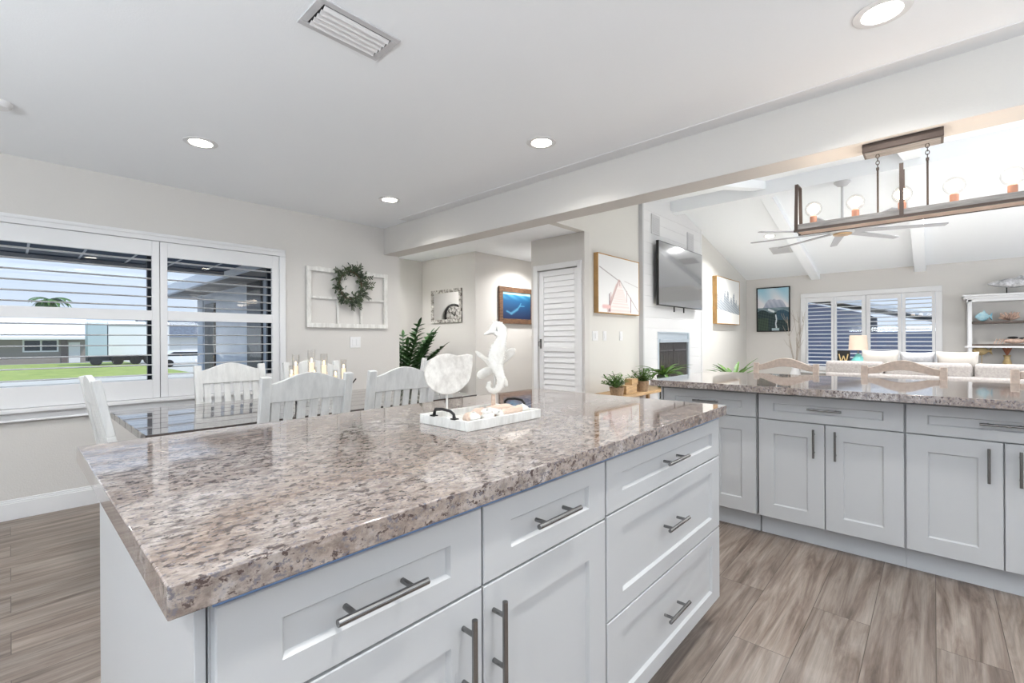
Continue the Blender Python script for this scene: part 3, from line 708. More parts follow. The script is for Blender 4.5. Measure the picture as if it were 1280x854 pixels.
for a, L in ((.2, .13), (.45, .12), (-.5, .1), (-1.5, .09), (1.1, .09), (2.4, .08), (-2.2, .06), (-1.1, .09), (.0, .1)):
    p = Vector((math.cos(a)*.15, -.01, math.sin(a)*.17)); d = Vector((math.cos(a), 0, math.sin(a)*.9-.15)).normalized()
    for k in range(9):
        q = p+d*L*k/9; s = -1 if k % 2 else 1; b.leaf(q, d+Vector((-d.z, 0, d.x))*s*.9+Vector((0, -.3, 0)), .035, .013, .2, 3, up=(0, -1, 0))
    tw.tube([p, p+d*L], .002, 5)
obj('leaves', b, LEAFO, wr); obj('twig_ring', tw, BARK, wr)
def switch(label, loc, rz, n=1, nm='light_switch'):
    t = thing(nm, label, 'light switch', loc, rz)
    w = .045*n+.03
    obj('wall_plate', MB().box(-w/2, w/2, -.006, 0, -.058, .058), TRIM, t, bevel=.002)
    for i in range(n):
        x = (i-(n-1)/2)*.046; obj('rocker', MB().box(x-.016, x+.016, -.010, -.005, -.033, .033), TRIM, t, bevel=.0015)
switch('white double rocker switch below the old window frame', (2.506, 4.579, 1.175), 0, 2)
switch('white double switch plate below the pier canvas, leftmost of three', (4.74, 2.999, 1.235), 0, 2)
switch('white single switch plate, middle of the three below the pier canvas', (4.96, 2.999, 1.235), 0, 1)
switch('white single switch plate, rightmost of the three, nearest the fireplace', (5.36, 2.999, 1.235), 0, 1)

# ------------------------------------------------------------------ ceiling fixtures
def downlight(x, y, label, watt=None, z=None, tilt=0, name='recessed_downlight'):
    z = CZ if z is None else z
    t = thing(name, label, 'ceiling light', (x, y, z), 0, 'recessed ceiling lights')
    t.rotation_euler = (0, tilt, 0)
    obj('trim_ring', MB().lathe([(.062, -.002), (.066, -.006), (.092, -.004), (.095, -.0005)], seg=32), TRIM, t)
    obj('lens', MB().lathe([(.0001, -.0035), (.063, -.0035)], seg=32), LED, t)
    l = bpy.data.lights.new('downlight_lamp', 'AREA'); l.shape = 'DISK'; l.size = .12; l.energy = CAN_W if watt is None else watt; l.color = (1, .995, .985); l.spread = math.radians(140)
    lo = bpy.data.objects.new('downlight_lamp', l); C.objects.link(lo); lo.parent = t; lo.location = (0, 0, -.012)
for x, y, lb in ((.825, 3.43, 'round recessed ceiling light above the left shutter window'), (2.306, 3.593, 'small round recessed ceiling light nearest the corner above the old window frame'),
    (2.307, 1.85, 'round recessed ceiling light in the middle, close to the header'), (2.292, .145, 'large bright recessed ceiling light at the top right of the picture'),
    (.825, .15, 'recessed ceiling light above the camera position'), (-.8, 1.85, 'recessed ceiling light added at the unseen left of the kitchen'),
    (-.8, 3.45, 'recessed ceiling light added by the unseen left end of the window'), (-.8, .15, 'recessed ceiling light added left behind the camera'), (.825, -1.5, 'recessed ceiling light added far behind the camera')):  # lights at the unseen left and behind the camera are added for brightness
    downlight(x, y, lb)
vt = thing('ceiling_vent', 'white rectangular louvred air vent in the kitchen ceiling', 'vent', (.945, 1.75, CZ), 0)
b = MB()
hw, hh = .175, .10
b.box(-hw, hw, -hh, -hh+.028, -.006, 0).box(-hw, hw, hh-.028, hh, -.006, 0).box(-hw, -hw+.03, -hh+.028, hh-.028, -.006, 0).box(hw-.03, hw, -hh+.028, hh-.028, -.006, 0)
obj('vent_frame', b, VENTG, vt, bevel=.002)
obj('duct_opening', MB().box(-hw+.03, hw-.03, -hh+.028, hh-.028, -.001, 0), VENTD, vt)
b = MB()
for i in range(5):
    y = -hh+.042+i*.029; b.bar((-hw+.036, y, -.008), (hw-.036, y, -.008), .019, .0025, up=(0, .55, 1))
obj('louvers', b, TRIM, vt)
tag(obj('smoke_detector', MB().lathe([(.0001, -.03), (.045, -.03), (.055, -.02), (.06, 0)], seg=24), TRIM, loc=(-.04, 3.62, CZ)), 'white smoke detector on the ceiling at the far left edge', 'smoke detector')

downlight(3.32, 5.5, 'unseen recessed light added deep in the alcove ceiling over the palm', HALL_W, CZ)  # unseen lamp added to brighten the dark alcove
# living-room ceiling lights and vent on the far slope
tl = math.atan(SL)
def lz(x): return vz(x)-.001
ff = []
for x, y, lb, vis in ((8.7, 2.05, 'recessed light on the far vault slope, left beyond the ridge beam', 1), (8.7, .02, 'recessed light on the far vault slope, right of the hanging fixture', 1), (8.7, -1.9, 'recessed light added on the unseen right part of the vault', 0), (5.0, -1.9, 'recessed light added on the near vault slope, out of view', 0), (5.0, .95, 'unseen recessed light added on the near vault slope behind the header', 0)):  # the out-of-view ones are added to brighten the living room
    downlight(x, y, lb, LCAN_W, lz(x), tl if x > RIDGE_X else -tl)
downlight(3.6, 3.5, 'recessed light added in the hall ceiling before the louvred door, hidden by the header', 9, CZ)  # hidden lamp added to light the hall
downlight(5.3, 4.3, 'unseen recessed light added in the corridor ceiling beyond the louvred door', HALL_W, CZ)  # unseen lamp added to light the corridor
vt = thing('ceiling_vent', 'small square white vent on the far vaulted slope left of the fan', 'vent', (9.35, 2.02, lz(9.35)), 0)
vt.rotation_euler = (0, tl, 0)
obj('vent_frame', MB().box(-.16, .16, -.16, .16, -.008, 0), VENTG, vt, bevel=.002)
b = MB()
for i in range(7): b.box(-.13+i*.037, -.115+i*.037+.004, -.13, .13, -.012, -.008)
obj('louvers', b, VENTG, vt)

# ------------------------------------------------------------------ linear chandelier under the header
chx, chy = 2.955, .114
t = thing('linear_chandelier', 'rustic wood and bronze linear chandelier with five globe bulbs under the header', 'chandelier', (chx, chy, 2.16))
obj('canopy', MB().box(-.06, .06, -.15, .15, -.042, 0), BRONZE, t, bevel=.002)
obj('canopy_plate', MB().box(-.05, .05, -.14, .14, -.045, -.042), GWOOD, t)
zb = 1.775-2.16
hl = .446
b = MB().box(-.062, -.050, -hl, hl, zb, zb+.034).box(.050, .062, -hl, hl, zb, zb+.034).box(-.05, .05, -hl, -hl+.012, zb, zb+.034).box(-.05, .05, hl-.012, hl, zb, zb+.034)
obj('side_boards', b, GWOOD, t, bevel=.0015)
obj('lower_edge', MB().box(-.065, -.050, -hl-.003, hl+.003, zb-.006, zb+.006).box(.050, .065, -hl-.003, hl+.003, zb-.006, zb+.006), BRONZE, t)
obj('bottom_board', MB().box(-.05, .05, -hl+.012, hl-.012, zb-.004, zb+.008), COPPER, t)
for y in (-hl+.008, .0, hl-.008):
    b = MB().bar((-.066, y, zb-.004), (-.045, y, 2.03-2.16), .016, .005, up=(1, 0, 0)).bar((.066, y, zb-.004), (.045, y, 2.03-2.16), .016, .005, up=(1, 0, 0)).box(-.048, .048, y-.008, y+.008, 2.026-2.16, 2.031-2.16)
    if y == 0: b = MB().bar((-.066, y, zb-.004), (-.058, y, 2.03-2.16), .016, .005, up=(1, 0, 0)).bar((.066, y, zb-.004), (.058, y, 2.03-2.16), .016, .005, up=(1, 0, 0))
    obj('strap', b, BRONZE, t)
for y in (.093, -.093):
    b = MB().tube([(0, y, zb+.008), (0, y, 2.035-2.16)], .0042, 8).box(-.006, .006, y-.006, y+.006, 2.035-2.16, 2.047-2.16)
    obj('rod', b, BRONZE, t)
    b = MB()
    for k in range(4):
        zc = -.055-k*.0165; ring = []
        for j in range(13):
            a = 2*PI*j/12; q = (math.cos(a)*.007, 0) if k % 2 else (0, math.cos(a)*.007); ring.append((q[0], y+q[1], zc+math.sin(a)*.0105))
        b.tube(ring, .0018, 6, caps=False)
    obj('chain', b, BRONZE, t)
for i in range(5):
    y = .368-i*.184
    obj('socket', MB().lathe([(.016, zb+.008), (.016, zb+.076), (.012, zb+.080)], (0, y, 0), 16), mat('copper_socket', (168, 122, 102), .5, metal=.3) if i == 0 else bpy.data.materials['copper_socket'], t)
    gl = obj('globe_bulb', MB().ball((0, y, zb+.118), .040, seg=20, rings=14), CLEAR, t)
    obj('filament', MB().ball((0, y, zb+.118), .024, (1, 1, 1.1), 14, 10), BULB, gl)
    l = bpy.data.lights.new('bulb_lamp', 'POINT'); l.energy = BULB_W; l.shadow_soft_size = .05; l.color = (1, .86, .72)
    lo = bpy.data.objects.new('bulb_lamp', l); C.objects.link(lo); lo.parent = t; lo.location = (0, y, zb+.118)

# ------------------------------------------------------------------ living room: ceiling fan
fan = thing('ceiling_fan', 'large white ceiling fan with long thin blades under the ridge beam', 'fan', (RIDGE_X, .83, 3.115))
FANG = mat('fan_blade_grey', (168, 168, 172), .5)
obj('canopy', MB().lathe([(.02, -.06), (.05, -.05), (.085, -.012), (.085, 0)]), VENTG, fan)
obj('rod', MB().tube([(0, 0, -.05), (0, 0, -.50)], .014, 10), VENTG, fan)
obj('motor', MB().lathe([(.05, -.64), (.12, -.63), (.15, -.60), (.15, -.56), (.11, -.515), (.03, -.50)]), VENTG, fan)
obj('hub_plate', MB().lathe([(.0001, -.655), (.09, -.655), (.10, -.64), (.05, -.64)]), mat('champagne_gold', (196, 164, 128), .35, metal=.7), fan)
for i in range(9):
    a = 2*PI*i/9+.22; d = Vector((math.cos(a), math.sin(a), 0)); p0 = d*.10+Vector((0, 0, -.612)); p1 = d*1.02+Vector((0, 0, -.612))
    obj('blade', MB().bar(p0, p1, .11, .012, up=tuple(Vector((0, 0, 1))+Vector((-d.y, d.x, 0))*.12), w2=.08), FANG, fan, bevel=.002)

# ------------------------------------------------------------------ pictures
def paint_grid(W, H, fn, nx=90, ny=110, y=0):
    b = MB(); b.col = []
    for j in range(ny+1):
        for i in range(nx+1):
            u, v = i/nx, j/ny; b.v.append((u*W, y, v*H)); b.col.append(lin(*[max(0, min(255, c)) for c in fn(u, v)]))
    for j in range(ny):
        for i in range(nx):
            a = j*(nx+1)+i; b.f.append((a, a+1, a+nx+2, a+nx+1)); b.mi.append(0)
    return b
def mixc(a, b, t): t = max(0, min(1, t)); return tuple(a[k]+(b[k]-a[k])*t for k in range(3))
def seg_d(u, v, x0, y0, x1, y1):
    dx, dy = x1-x0, y1-y0; t = max(0, min(1, ((u-x0)*dx+(v-y0)*dy)/(dx*dx+dy*dy))); return math.hypot(u-x0-t*dx, v-y0-t*dy)
def f_pier(u, v):
    c = mixc((236, 236, 234), (226, 226, 226), v)
    if v > .56-.1*abs(u-.3)*0: pass
    ap = (.50, .60)
    xl, xr = .5-(.6-v)*.42, .5+(.6-v)*.50
    if v < .6 and xl < u < xr:
        c = mixc((226, 212, 208), (240, 230, 227), .5+.5*math.sin(30*(1/(.64-v+.02))))
    for x0, y0, x1, y1, wd, cc in ((.03, .78, .5, .58, .006, (150, 140, 140)), (.5, .6, .98, .06, .006, (165, 150, 148)), (.48, .6, .22, .02, .014, (196, 168, 164)), (.42, .52, .20, .05, .008, (208, 184, 180)), (.25, .33, .25, .02, .007, (110, 90, 92)), (.29, .36, .27, .02, .006, (180, 130, 130)),
                                   (.78, .3, .78, .03, .008, (150, 110, 110)), (.68, .42, .68, .22, .006, (190, 150, 150)), (.62, .6, .98, .52, .005, (196, 190, 188)), (.5, .6, .5, .5, .005, (180, 140, 140)), (.12, .1, .25, .1, .03, (228, 190, 186))):
        dd = seg_d(u, v, x0, y0, x1, y1)
        if dd < wd*1.6: c = mixc(cc, c, max(0, dd/wd-.6))
    return c
def f_beach(u, v):
    c = mixc((244, 242, 236), (240, 240, 238), v)
    base = .30-.08*u
    if v > base and v < .72:
        h = .18+.30*abs(math.sin(u*9+1.2))*abs(math.sin(u*23+.5))+.14*abs(math.sin(u*61))
        if v < base+h*(1-abs(u-.45)*.7):
            n = math.sin(u*97+v*41)*math.sin(u*53-v*67); c = mixc((120, 130, 140), (205, 208, 210), .5+.5*n)
    return c
def f_mtn(u, v):
    c = mixc((226, 224, 228), (150, 196, 214), (v-.6)*2+.25*math.sin(u*9+v*7))
    pk = .80-abs(u-.55)*.62-.05*math.sin(u*14)
    if v < pk and v > .52: c = mixc((150, 158, 178), (198, 200, 212), (v-.5)*3+.2*math.sin(u*40+v*30))
    if v <= .54: c = mixc((96, 116, 126), (132, 150, 156), .5+.5*math.sin(u*13+v*60))
    if v < .45+.04*math.sin(u*10):
        n = math.sin(u*47+v*39)*math.sin(u*29-v*53)
        c = mixc((26, 42, 50), (56, 76, 74), .5+.5*n)
        if u < .35 and v < .3: c = mixc(c, (92, 104, 66), .35)
        if u > .6 and v > .25: c = mixc(c, (70, 110, 140), .5)
    if abs(u-.60-.01*math.sin(v*30)) < .02 and v < .38: c = (214, 222, 226)
    if seg_d(u, v, .36, .50, .52, .45) < .025: c = (222, 228, 232)
    if v < .06 and abs(u-.58) < .12: c = (170, 190, 196)
    return c
def f_sea(u, v):
    c = mixc((10, 30, 66), (20, 96, 140), v*1.1)
    if v > .68: c = mixc(c, (140, 205, 220), (v-.68)*2.2*(.6+.4*math.sin(u*17+v*25)))
    if v > .9: c = mixc(c, (210, 226, 226), .6)
    for x0, y0, x1, y1, wd in ((.15, .28, .30, .20, .05), (.30, .20, .50, .36, .07), (.50, .36, .60, .50, .04), (.60, .50, .64, .60, .03), (.60, .50, .76, .50, .03)):
        dd = seg_d(u, v, x0, y0, x1, y1)
        if dd < wd: c = mixc((70, 130, 160), c, (dd/wd)**1.2)
    return c
def canvas(name, label, cat, loc, rz, W, H, fn, mt, dep, fw, inset=.004):
    t = thing(name, label, cat, loc, rz)
    b = MB().box(0, fw, -dep, -.002, 0, H).box(W-fw, W, -dep, -.002, 0, H).box(fw, W-fw, -dep, -.002, 0, fw).box(fw, W-fw, -dep, -.002, H-fw, H)
    obj('frame', b, mt, t, bevel=.0015)
    obj('backing', MB().box(fw, W-fw, -dep*.6, -.003, fw, H-fw), TRIM, t)
    obj('artwork', paint_grid(W-2*fw, H-2*fw, fn), PAINT, t, loc=(fw, -dep+inset, fw))
    return t
canvas('pier_canvas', 'large pale canvas of a pink pier in a gold-edged frame, left of the fireplace', 'picture', (4.72, 2.999, 1.51), 0, 1.04, .72, f_pier, FRAMEW, .06, .012)
canvas('beach_grass_canvas', 'white canvas of grey beach plants in a brown-edged frame, right of the television', 'picture', (8.72, 2.999, 1.47), 0, 1.33, .88, f_beach, FRAMEW, .08, .014)
canvas('ocean_photograph', 'deep blue underwater picture in a wide brown frame in the corridor', 'picture', (4.94, 4.809, 1.44), 0, .80, .56, f_sea, BROWN, .035, .075, .012)
canvas('mountain_painting', 'framed painting of a snowy mountain and waterfall left of the far window', 'picture', (XE-.001, 2.795, 1.335), -PI/2, .625, .93, f_mtn, DARKM, .03, .022, .006)
t = thing('distressed_mirror', 'white chippy-paint framed mirror in the alcove above the palm', 'mirror', (4.479, 5.80, 1.455), -PI/2)
b = MB(); W, H, fw = .71, .505, .05
b.box(0, fw, -.025, -.002, 0, H).box(W-fw, W, -.025, -.002, 0, H).box(fw, W-fw, -.025, -.002, 0, fw).box(fw, W-fw, -.025, -.002, H-fw, H)
obj('frame', b, mat('chipped_white_paint', (225, 222, 216), .7, alt=(92, 84, 78), vscale=22), t, bevel=.003)
obj('mirror_glass', MB().box(fw, W-fw, -.014, -.003, fw, H-fw), MIRROR, t)
# wall clock seen in that mirror: hangs on the alcove side of the window wall return
t = thing('wall_clock', 'round white distressed wall clock with black rim, seen in the alcove mirror', 'clock', (3.80, 6.049, 1.60), 0)
obj('clock_face', MB().prism([(math.cos(2*PI*k/40)*.19, math.sin(2*PI*k/40)*.19) for k in range(40)], 'y', -.02, -.002), bpy.data.materials['chipped_white_paint'], t)
b = MB(); b.tube([(math.cos(2*PI*k/40)*.20, -.02, math.sin(2*PI*k/40)*.20) for k in range(41)], .018, 8, caps=False); obj('rim', b, DARKM, t)
b = MB().bar((0, -.024, 0), (.07, -.024, .07), .012, .003).bar((0, -.024, 0), (-.04, -.024, .13), .009, .003)
for k in range(12):
    a = 2*PI*k/12; b.bar((math.cos(a)*.13, -.022, math.sin(a)*.13), (math.cos(a)*.17, -.022, math.sin(a)*.17), .014, .003)
obj('hands', b, DARKM, t)

# ------------------------------------------------------------------ television, vents, fireplace
tv = thing('television', 'large wall-mounted flat television on the white shiplap', 'television', (6.985, 2.95, 2.13))
obj('casing', MB().box(-.825, .825, -.10, -.062, -.458, .458), FELT, tv, bevel=.004)
obj('screen', MB().box(-.817, .817, -.1015, -.0995, -.448, .450), TVS, tv)
obj('wall_bracket', MB().box(-.2, .2, -.062, -.001, -.15, .15), DARKM, tv)
obj('bracket_prong', MB().bar((-.26, -.08, -.45), (-.26, -.08, -.535), .018, .01), DARKM, tv)
obj('bracket_prong', MB().bar((.10, -.08, -.45), (.10, -.08, -.535), .018, .01), DARKM, tv)
for x, z, lb in ((6.27, 2.83, 'white wall vent on the shiplap, upper left above the television'), (7.55, 2.78, 'white wall vent on the shiplap, right above the television')):
    t = thing('wall_vent', lb, 'vent', (x, 2.949, z))
    obj('vent_frame', MB().box(-.13, .13, -.012, 0, -.14, .14), VENTG, t, bevel=.002)
    b = MB()
    for i in range(9): b.box(-.1, .1, -.017, -.012, -.11+i*.025, -.098+i*.025)
    obj('grille', b, VENTG, t)
fp = thing('fireplace', 'fireplace with metal hood strip and smoked glass doors in the shiplap', 'fireplace', ((FX0+FX1)/2, 2.97, 0))
hw = (FX1-FX0)/2
obj('surround', MB().box(-hw, -hw+.05, -.024, .5, .3, FZ).box(hw-.05, hw, -.024, .5, .3, FZ).box(-hw+.05, hw-.05, -.024, .5, FZ-.02, FZ).box(-hw, hw, -.02, .5, .0, .3), HOOD, fp)
obj('hood', MB().box(-hw+.05, hw-.05, -.01, .02, 1.19, FZ-.02).box(-hw+.05, hw-.05, -.04, .02, 1.14, 1.19), HOOD, fp, bevel=.003)
for s in (-1, 1):
    d = obj('glass_door', MB().box(s*.005, s*(hw-.055), .0, .012, .32, 1.14), SOOT, fp)
    obj('door_rail', MB().box(s*.03, s*(hw-.10), -.012, -.002, 1.01, 1.03), STEEL, d)
obj('firebox', MB().box(-hw+.05, hw-.05, .3, .5, .3, 1.2), FELT, fp)

# ------------------------------------------------------------------ plants and console against the fireplace wall
con = thing('console_table', 'low light wood console table below the pier canvas holding plants', 'table', (5.3, 2.78, 0))
obj('top', MB().box(-.75, .78, -.2, .2, .515, .55), OAK, con, bevel=.004)
for sx in (-1, 1):
    for sy in (-1, 1): obj('leg', MB().bar((sx*.68, sy*.16, 0), (sx*.68, sy*.16, .515), .05, .05), OAK, con)
obj('shelf', MB().box(-.68, .68, -.16, .16, .15, .175), OAK, con)
def bushy(t, n, R, H, z0, seed, mt=LEAF, L=.07, W=.018):
    r = random.Random(seed); b = MB(); st = MB()
    for i in range(n):
        a = r.uniform(0, 2*PI); e = r.uniform(.25, 1.0); d = Vector((math.cos(a)*(1-e*.6), math.sin(a)*(1-e*.6), e)).normalized()
        p = Vector((0, 0, z0)); ln = H*r.uniform(.6, 1.05); q = p+Vector((d.x*R*1.1, d.y*R*1.1, d.z*ln)); st.tube([p, (p+q)/2+Vector((0, 0, .01)), q], .0025, 5)
        for k in range(9):
            w0 = p+(q-p)*(.25+.75*k/8); aa = r.uniform(0, 2*PI)
            b.leaf(w0, Vector((math.cos(aa), math.sin(aa), r.uniform(.2, 1))), L*r.uniform(.6, 1.1), W, .4, 3)
    obj('foliage', b, mt, t); obj('stems', st, LEAF, t)
def fronds(t, n, L, W, z0, seed, mt=LEAF, up=.9, droop=1.1):
    r = random.Random(seed); b = MB()
    for i in range(n):
        a = 2*PI*i/n+r.uniform(-.2, .2); u = up*r.uniform(.6, 1.3); b.leaf((0, 0, z0), (math.cos(a), math.sin(a), u), L*r.uniform(.75, 1.1), W, droop*r.uniform(.7, 1.2), 7)
    obj('foliage', b, mt, t)
def pot(t, r, h, mt): obj('pot', MB().lathe([(r*.8, 0), (r, h), (r*.9, h), (r*.85, h*.85), (.0001, h*.85)], seg=20), mt, t)
t = thing('potted_plant', 'small bushy green plant in a tan pot, left of the wooden block', 'plant', (4.66, 2.66, .55)); pot(t, .085, .10, POTB); bushy(t, 26, .17, .19, .09, 5)
t = thing('potted_plant', 'small bushy green plant in a tan pot, right of the wooden block', 'plant', (5.27, 2.66, .55)); pot(t, .085, .13, POTB); bushy(t, 26, .17, .19, .12, 6)
t = thing('wooden_box', 'light wooden block box standing between the two small plants', 'box', (4.95, 2.68, .55))
b = MB().box(-.13, .13, -.05, .05, 0, .10).box(.0, .15, -.055, .045, .10, .17); obj('box_body', b, OAK, t, bevel=.003)
t = thing('potted_fern', 'green fern in a dark pot on the console end, before the fireplace doors', 'plant', (5.88, 2.66, .55)); pot(t, .09, .16, POTG); fronds(t, 30, .38, .045, .14, 8, LEAF, 1.1, 1.3)
t = thing('potted_fern', 'spiky green plant right of the fireplace showing above the counter', 'plant', (7.75, 2.35, 0)); pot(t, .16, .50, POTG); fronds(t, 22, .50, .07, .48, 9, LEAF, 1.5, .9)
# palm in the alcove
t = thing('potted_palm', 'large dark green leafy plant in the alcove behind the dining chairs', 'plant', (3.66, 5.38, 0)); pot(t, .19, .38, POTG)
b = MB(); st = MB(); r = random.Random(12)
for i in range(20):
    a = 2*PI*i/20+r.uniform(-.2, .2); u = r.uniform(1.7, 3.9); d = Vector((math.cos(a), math.sin(a), u)).normalized(); p = Vector((0, 0, .36)); L = r.uniform(.75, 1.12); pts = [p.copy()]
    for k in range(14):
        d = (d+Vector((0, 0, -.05))).normalized(); p = p+d*L/14; pts.append(p.copy())
        if k > 4:
            s = d.cross(Vector((0, 0, 1))).normalized()
            for q in (-1, 1): b.leaf(p, d*.9+s*q+Vector((0, 0, .1)), .17*(1.15-abs(k-8)/9), .075, .35, 4)
    b.leaf(p, d, .16, .045, .2, 4); st.tube(pts, .006, 6)
obj('fronds', b, LEAFD, t); obj('stems', st, LEAFD, t)

# ------------------------------------------------------------------ counter stools behind the peninsula
def stool(label, loc, rz):
    t = thing('counter_stool', label, 'stool', loc, rz, 'bleached wood counter stools')
    W = .47
    for s in (-1, 1):
        x = s*(W/2-.02)
        b = MB().bar((x, -.24, 0), (x, -.18, .62), .04, .034, up=(0, 1, 0)).bar((x, -.18, .62), (x, -.25, .985), .04, .03, up=(0, 1, 0))
        obj('back_post', b, STOOLW, t, bevel=.004)
        obj('front_leg', MB().bar((x, .18, 0), (x, .16, .60), .036, .036), STOOLW, t, bevel=.003)
        obj('side_stretcher', MB().bar((x, .17, .25), (x, -.21, .25), .02, .035), STOOLW, t)
    n = 18; Wi = W-.08; top = []; bot = []
    for i in range(n+1):
        q = i/n; x = -Wi/2+Wi*q; top.append((x, .972+.058*math.sin(PI*q)**1.6)); bot.append((x, .925+.036*math.sin(PI*q)**1.6))
    b = MB().prism(bot+top[::-1], 'y', -.262, -.236); obj('top_rail', b, STOOLW, t, bevel=.003)
    b = MB().prism([(x, z-.16) for x, z in bot]+[(x, z-.17) for x, z in top[::-1]], 'y', -.226, -.202); obj('middle_rail', b, STOOLW, t, bevel=.003)
    obj('seat', MB().box(-W/2, W/2, -.19, .2, .60, .635), STOOLW, t, bevel=.01)
    obj('seat_cushion', MB().box(-W/2+.02, W/2-.02, -.17, .18, .635, .665), SOFA, t, bevel=.012, seg=3)
    obj('foot_rest', MB().bar((-W/2+.02, .17, .22), (W/2-.02, .17, .22), .03, .03), STOOLW, t)
    return t
s0 = stool('bleached wood stool with arched back, left one behind the peninsula', (4.06, .905, 0), PI/2)
dup(s0, (4.06, .17, 0), PI/2, 'bleached wood stool with arched back, middle one behind the peninsula')
dup(s0, (4.06, -.59, 0), PI/2, 'bleached wood stool cut by the right edge of the picture')

tag(obj('bounce_rug', MB().box(5.0, 9.7, -3.0, 2.0, 0, .014), mat('cream_bounce_rug', (232, 228, 220), .95, bump=.6, bscale=50), bevel=.005), 'unseen cream rug added under the grey sofa to bounce light upward', 'rug')  # hidden pale surface added to bounce light onto the vaulted ceiling
# ------------------------------------------------------------------ sofa, cushions, lamp
sf = thing('sectional_sofa', 'long light grey fabric sofa seen from behind beyond the stools', 'sofa', (8.75, -.6, 0))
obj('base', MB().box(0, .95, -1.95, 1.88, .08, .42), SOFA, sf, bevel=.03, seg=3)
obj('back_frame', MB().box(0, .20, -1.95, 1.88, .10, .66), SOFA, sf, bevel=.04, seg=3)
for y0, y1 in ((1.16, 1.88), (.22, 1.15), (-.92, .20), (-1.95, -.94)):
    obj('back_cushion', MB().box(.02, .24, y0, y1, .52, .835), SOFA, sf, bevel=.05, seg=4)
obj('seat_cushion', MB().box(.24, .94, -1.9, 1.85, .42, .52), SOFA, sf, bevel=.03, seg=3)
for y in (-1.95, 1.70): obj('arm', MB().box(.0, .95, y, y+.18, .1, .60), SOFA, sf, bevel=.03, seg=3)
def pillow(label, loc, rz, W, H, T, mt, tilt=.25):
    b = MB(); n = 14
    for side in (1, -1):
        s0 = len(b.v)
        for j in range(n+1):
            for i in range(n+1):
                u, v = -1+2*i/n, -1+2*j/n; th = (max(0, 1-abs(u)**2.6)*max(0, 1-abs(v)**2.6))**.45
                k = 1-.07*(1-abs(u)**2)*abs(v)**3-.0; kk = 1-.07*(1-abs(v)**2)*abs(u)**3
                b.v.append((u*W/2*kk, side*T/2*th, v*H/2*k+H/2))
        for j in range(n):
            for i in range(n):
                a = s0+j*(n+1)+i; f = (a, a+1, a+n+2, a+n+1); b.f.append(f if side < 0 else f[::-1]); b.mi.append(0)
    o = tag(obj('throw_pillow', b, mt, loc=loc, rz=rz, smooth=60), label, 'pillow'); o.rotation_euler = (tilt, 0, rz); return o
pz = .55
pillow('cream throw pillow at the left end of the sofa pillow row', (9.12, .62, pz), -PI/2+.05, .44, .47, .17, PILW)
pillow('grey and white marbled throw pillow in the middle of the sofa pillow row', (9.14, .19, pz), -PI/2, .40, .45, .16, PILG)
pillow('cream throw pillow at the right end of the sofa pillow row', (9.12, -.24, pz), -PI/2-.05, .44, .46, .17, PILW)
st = thing('side_table', 'small side table in front of the far window holding the lamp', 'table', (10.1, 1.05, 0))
obj('table_top', MB().lathe([(.32, .60), (.34, .615), (.34, .63), (.32, .64)], seg=32), TRIM, st)
obj('pedestal', MB().lathe([(.18, 0), (.18, .03), (.04, .06), (.04, .56), (.1, .60)], seg=20), TRIM, st)
lp = thing('table_lamp', 'table lamp with tan drum shade and teal glass base before the far window', 'lamp', (10.05, .985, .64))
ll = bpy.data.lights.new('table_lamp_bulb', 'POINT'); ll.energy = 5; ll.color = (1, .88, .74); ll.shadow_soft_size = .04
lo = bpy.data.objects.new('table_lamp_bulb', ll); C.objects.link(lo); lo.parent = lp; lo.location = (0, 0, .46)
obj('lamp_base', MB().lathe([(.07, 0), (.075, .02), (.10, .08), (.10, .16), (.05, .24), (.025, .28)], seg=24), TEAL, lp)
obj('stem', MB().tube([(0, 0, .28), (0, 0, .42)], .012, 8), STEEL, lp)
obj('lamp_shade', MB().lathe([(.14, .34), (.125, .60)], seg=28).lathe([(.137, .34), (.122, .60)], seg=28), SHADE, lp)
t = thing('letter_block', 'small black block with a gold letter W beside the table lamp', 'ornament', (10.03, 1.19, .64), -PI/2)
obj('block', MB().box(-.09, .09, -.03, .03, 0, .33), FELT, t, bevel=.004)
b = MB()
for (x0, z0), (x1, z1) in (((-.065, .27), (-.035, .12)), ((-.035, .12), (0, .24)), ((0, .24), (.035, .12)), ((.035, .12), (.065, .27))): b.bar((x0, -.032, z0), (x1, -.032, z1), .006, .016, up=(0, 1, 0) if False else (0, 0, 1))
obj('letter', b, GOLDL, t)
# tall vase with bare branches
t = thing('branch_vase', 'tall white floor vase with bare branches left of the far window', 'vase', (10.45, 2.02, 0))
obj('vase_body', MB().lathe([(.09, 0), (.13, .15), (.12, .4), (.06, .6), (.07, .66), (.06, .66), (.05, .6)], seg=20), TRIM, t)
b = MB(); r = random.Random(21)
for i in range(7):
    a = r.uniform(0, 2*PI); d = Vector((math.cos(a)*.16, math.sin(a)*.26, 1)).normalized(); p = Vector((0, 0, .6)); pts = [p.copy()]
    for k in range(8):
        d = (d+Vector((r.uniform(-.08, .08), r.uniform(-.1, .1), .04))).normalized(); p = p+d*.13; pts.append(p.copy())
        if k in (2, 4, 6):
            dd = (d+Vector((r.uniform(-.6, .6), r.uniform(-.8, .8), 0))).normalized(); b.tube([p, p+dd*.12, p+dd*.2+Vector((0, 0, .05))], [.004, .003, .002], 5)
    b.tube(pts, [.006-.0005*k for k in range(9)], 6)
obj('branches', b, mat('grey_branch', (170, 160, 148), .8), t)

# ------------------------------------------------------------------ shelf unit on the far wall
sh = thing('display_shelf', 'white display shelf unit with dark boards at the far right', 'shelf', (10.42, -.34, 0), -PI/2)
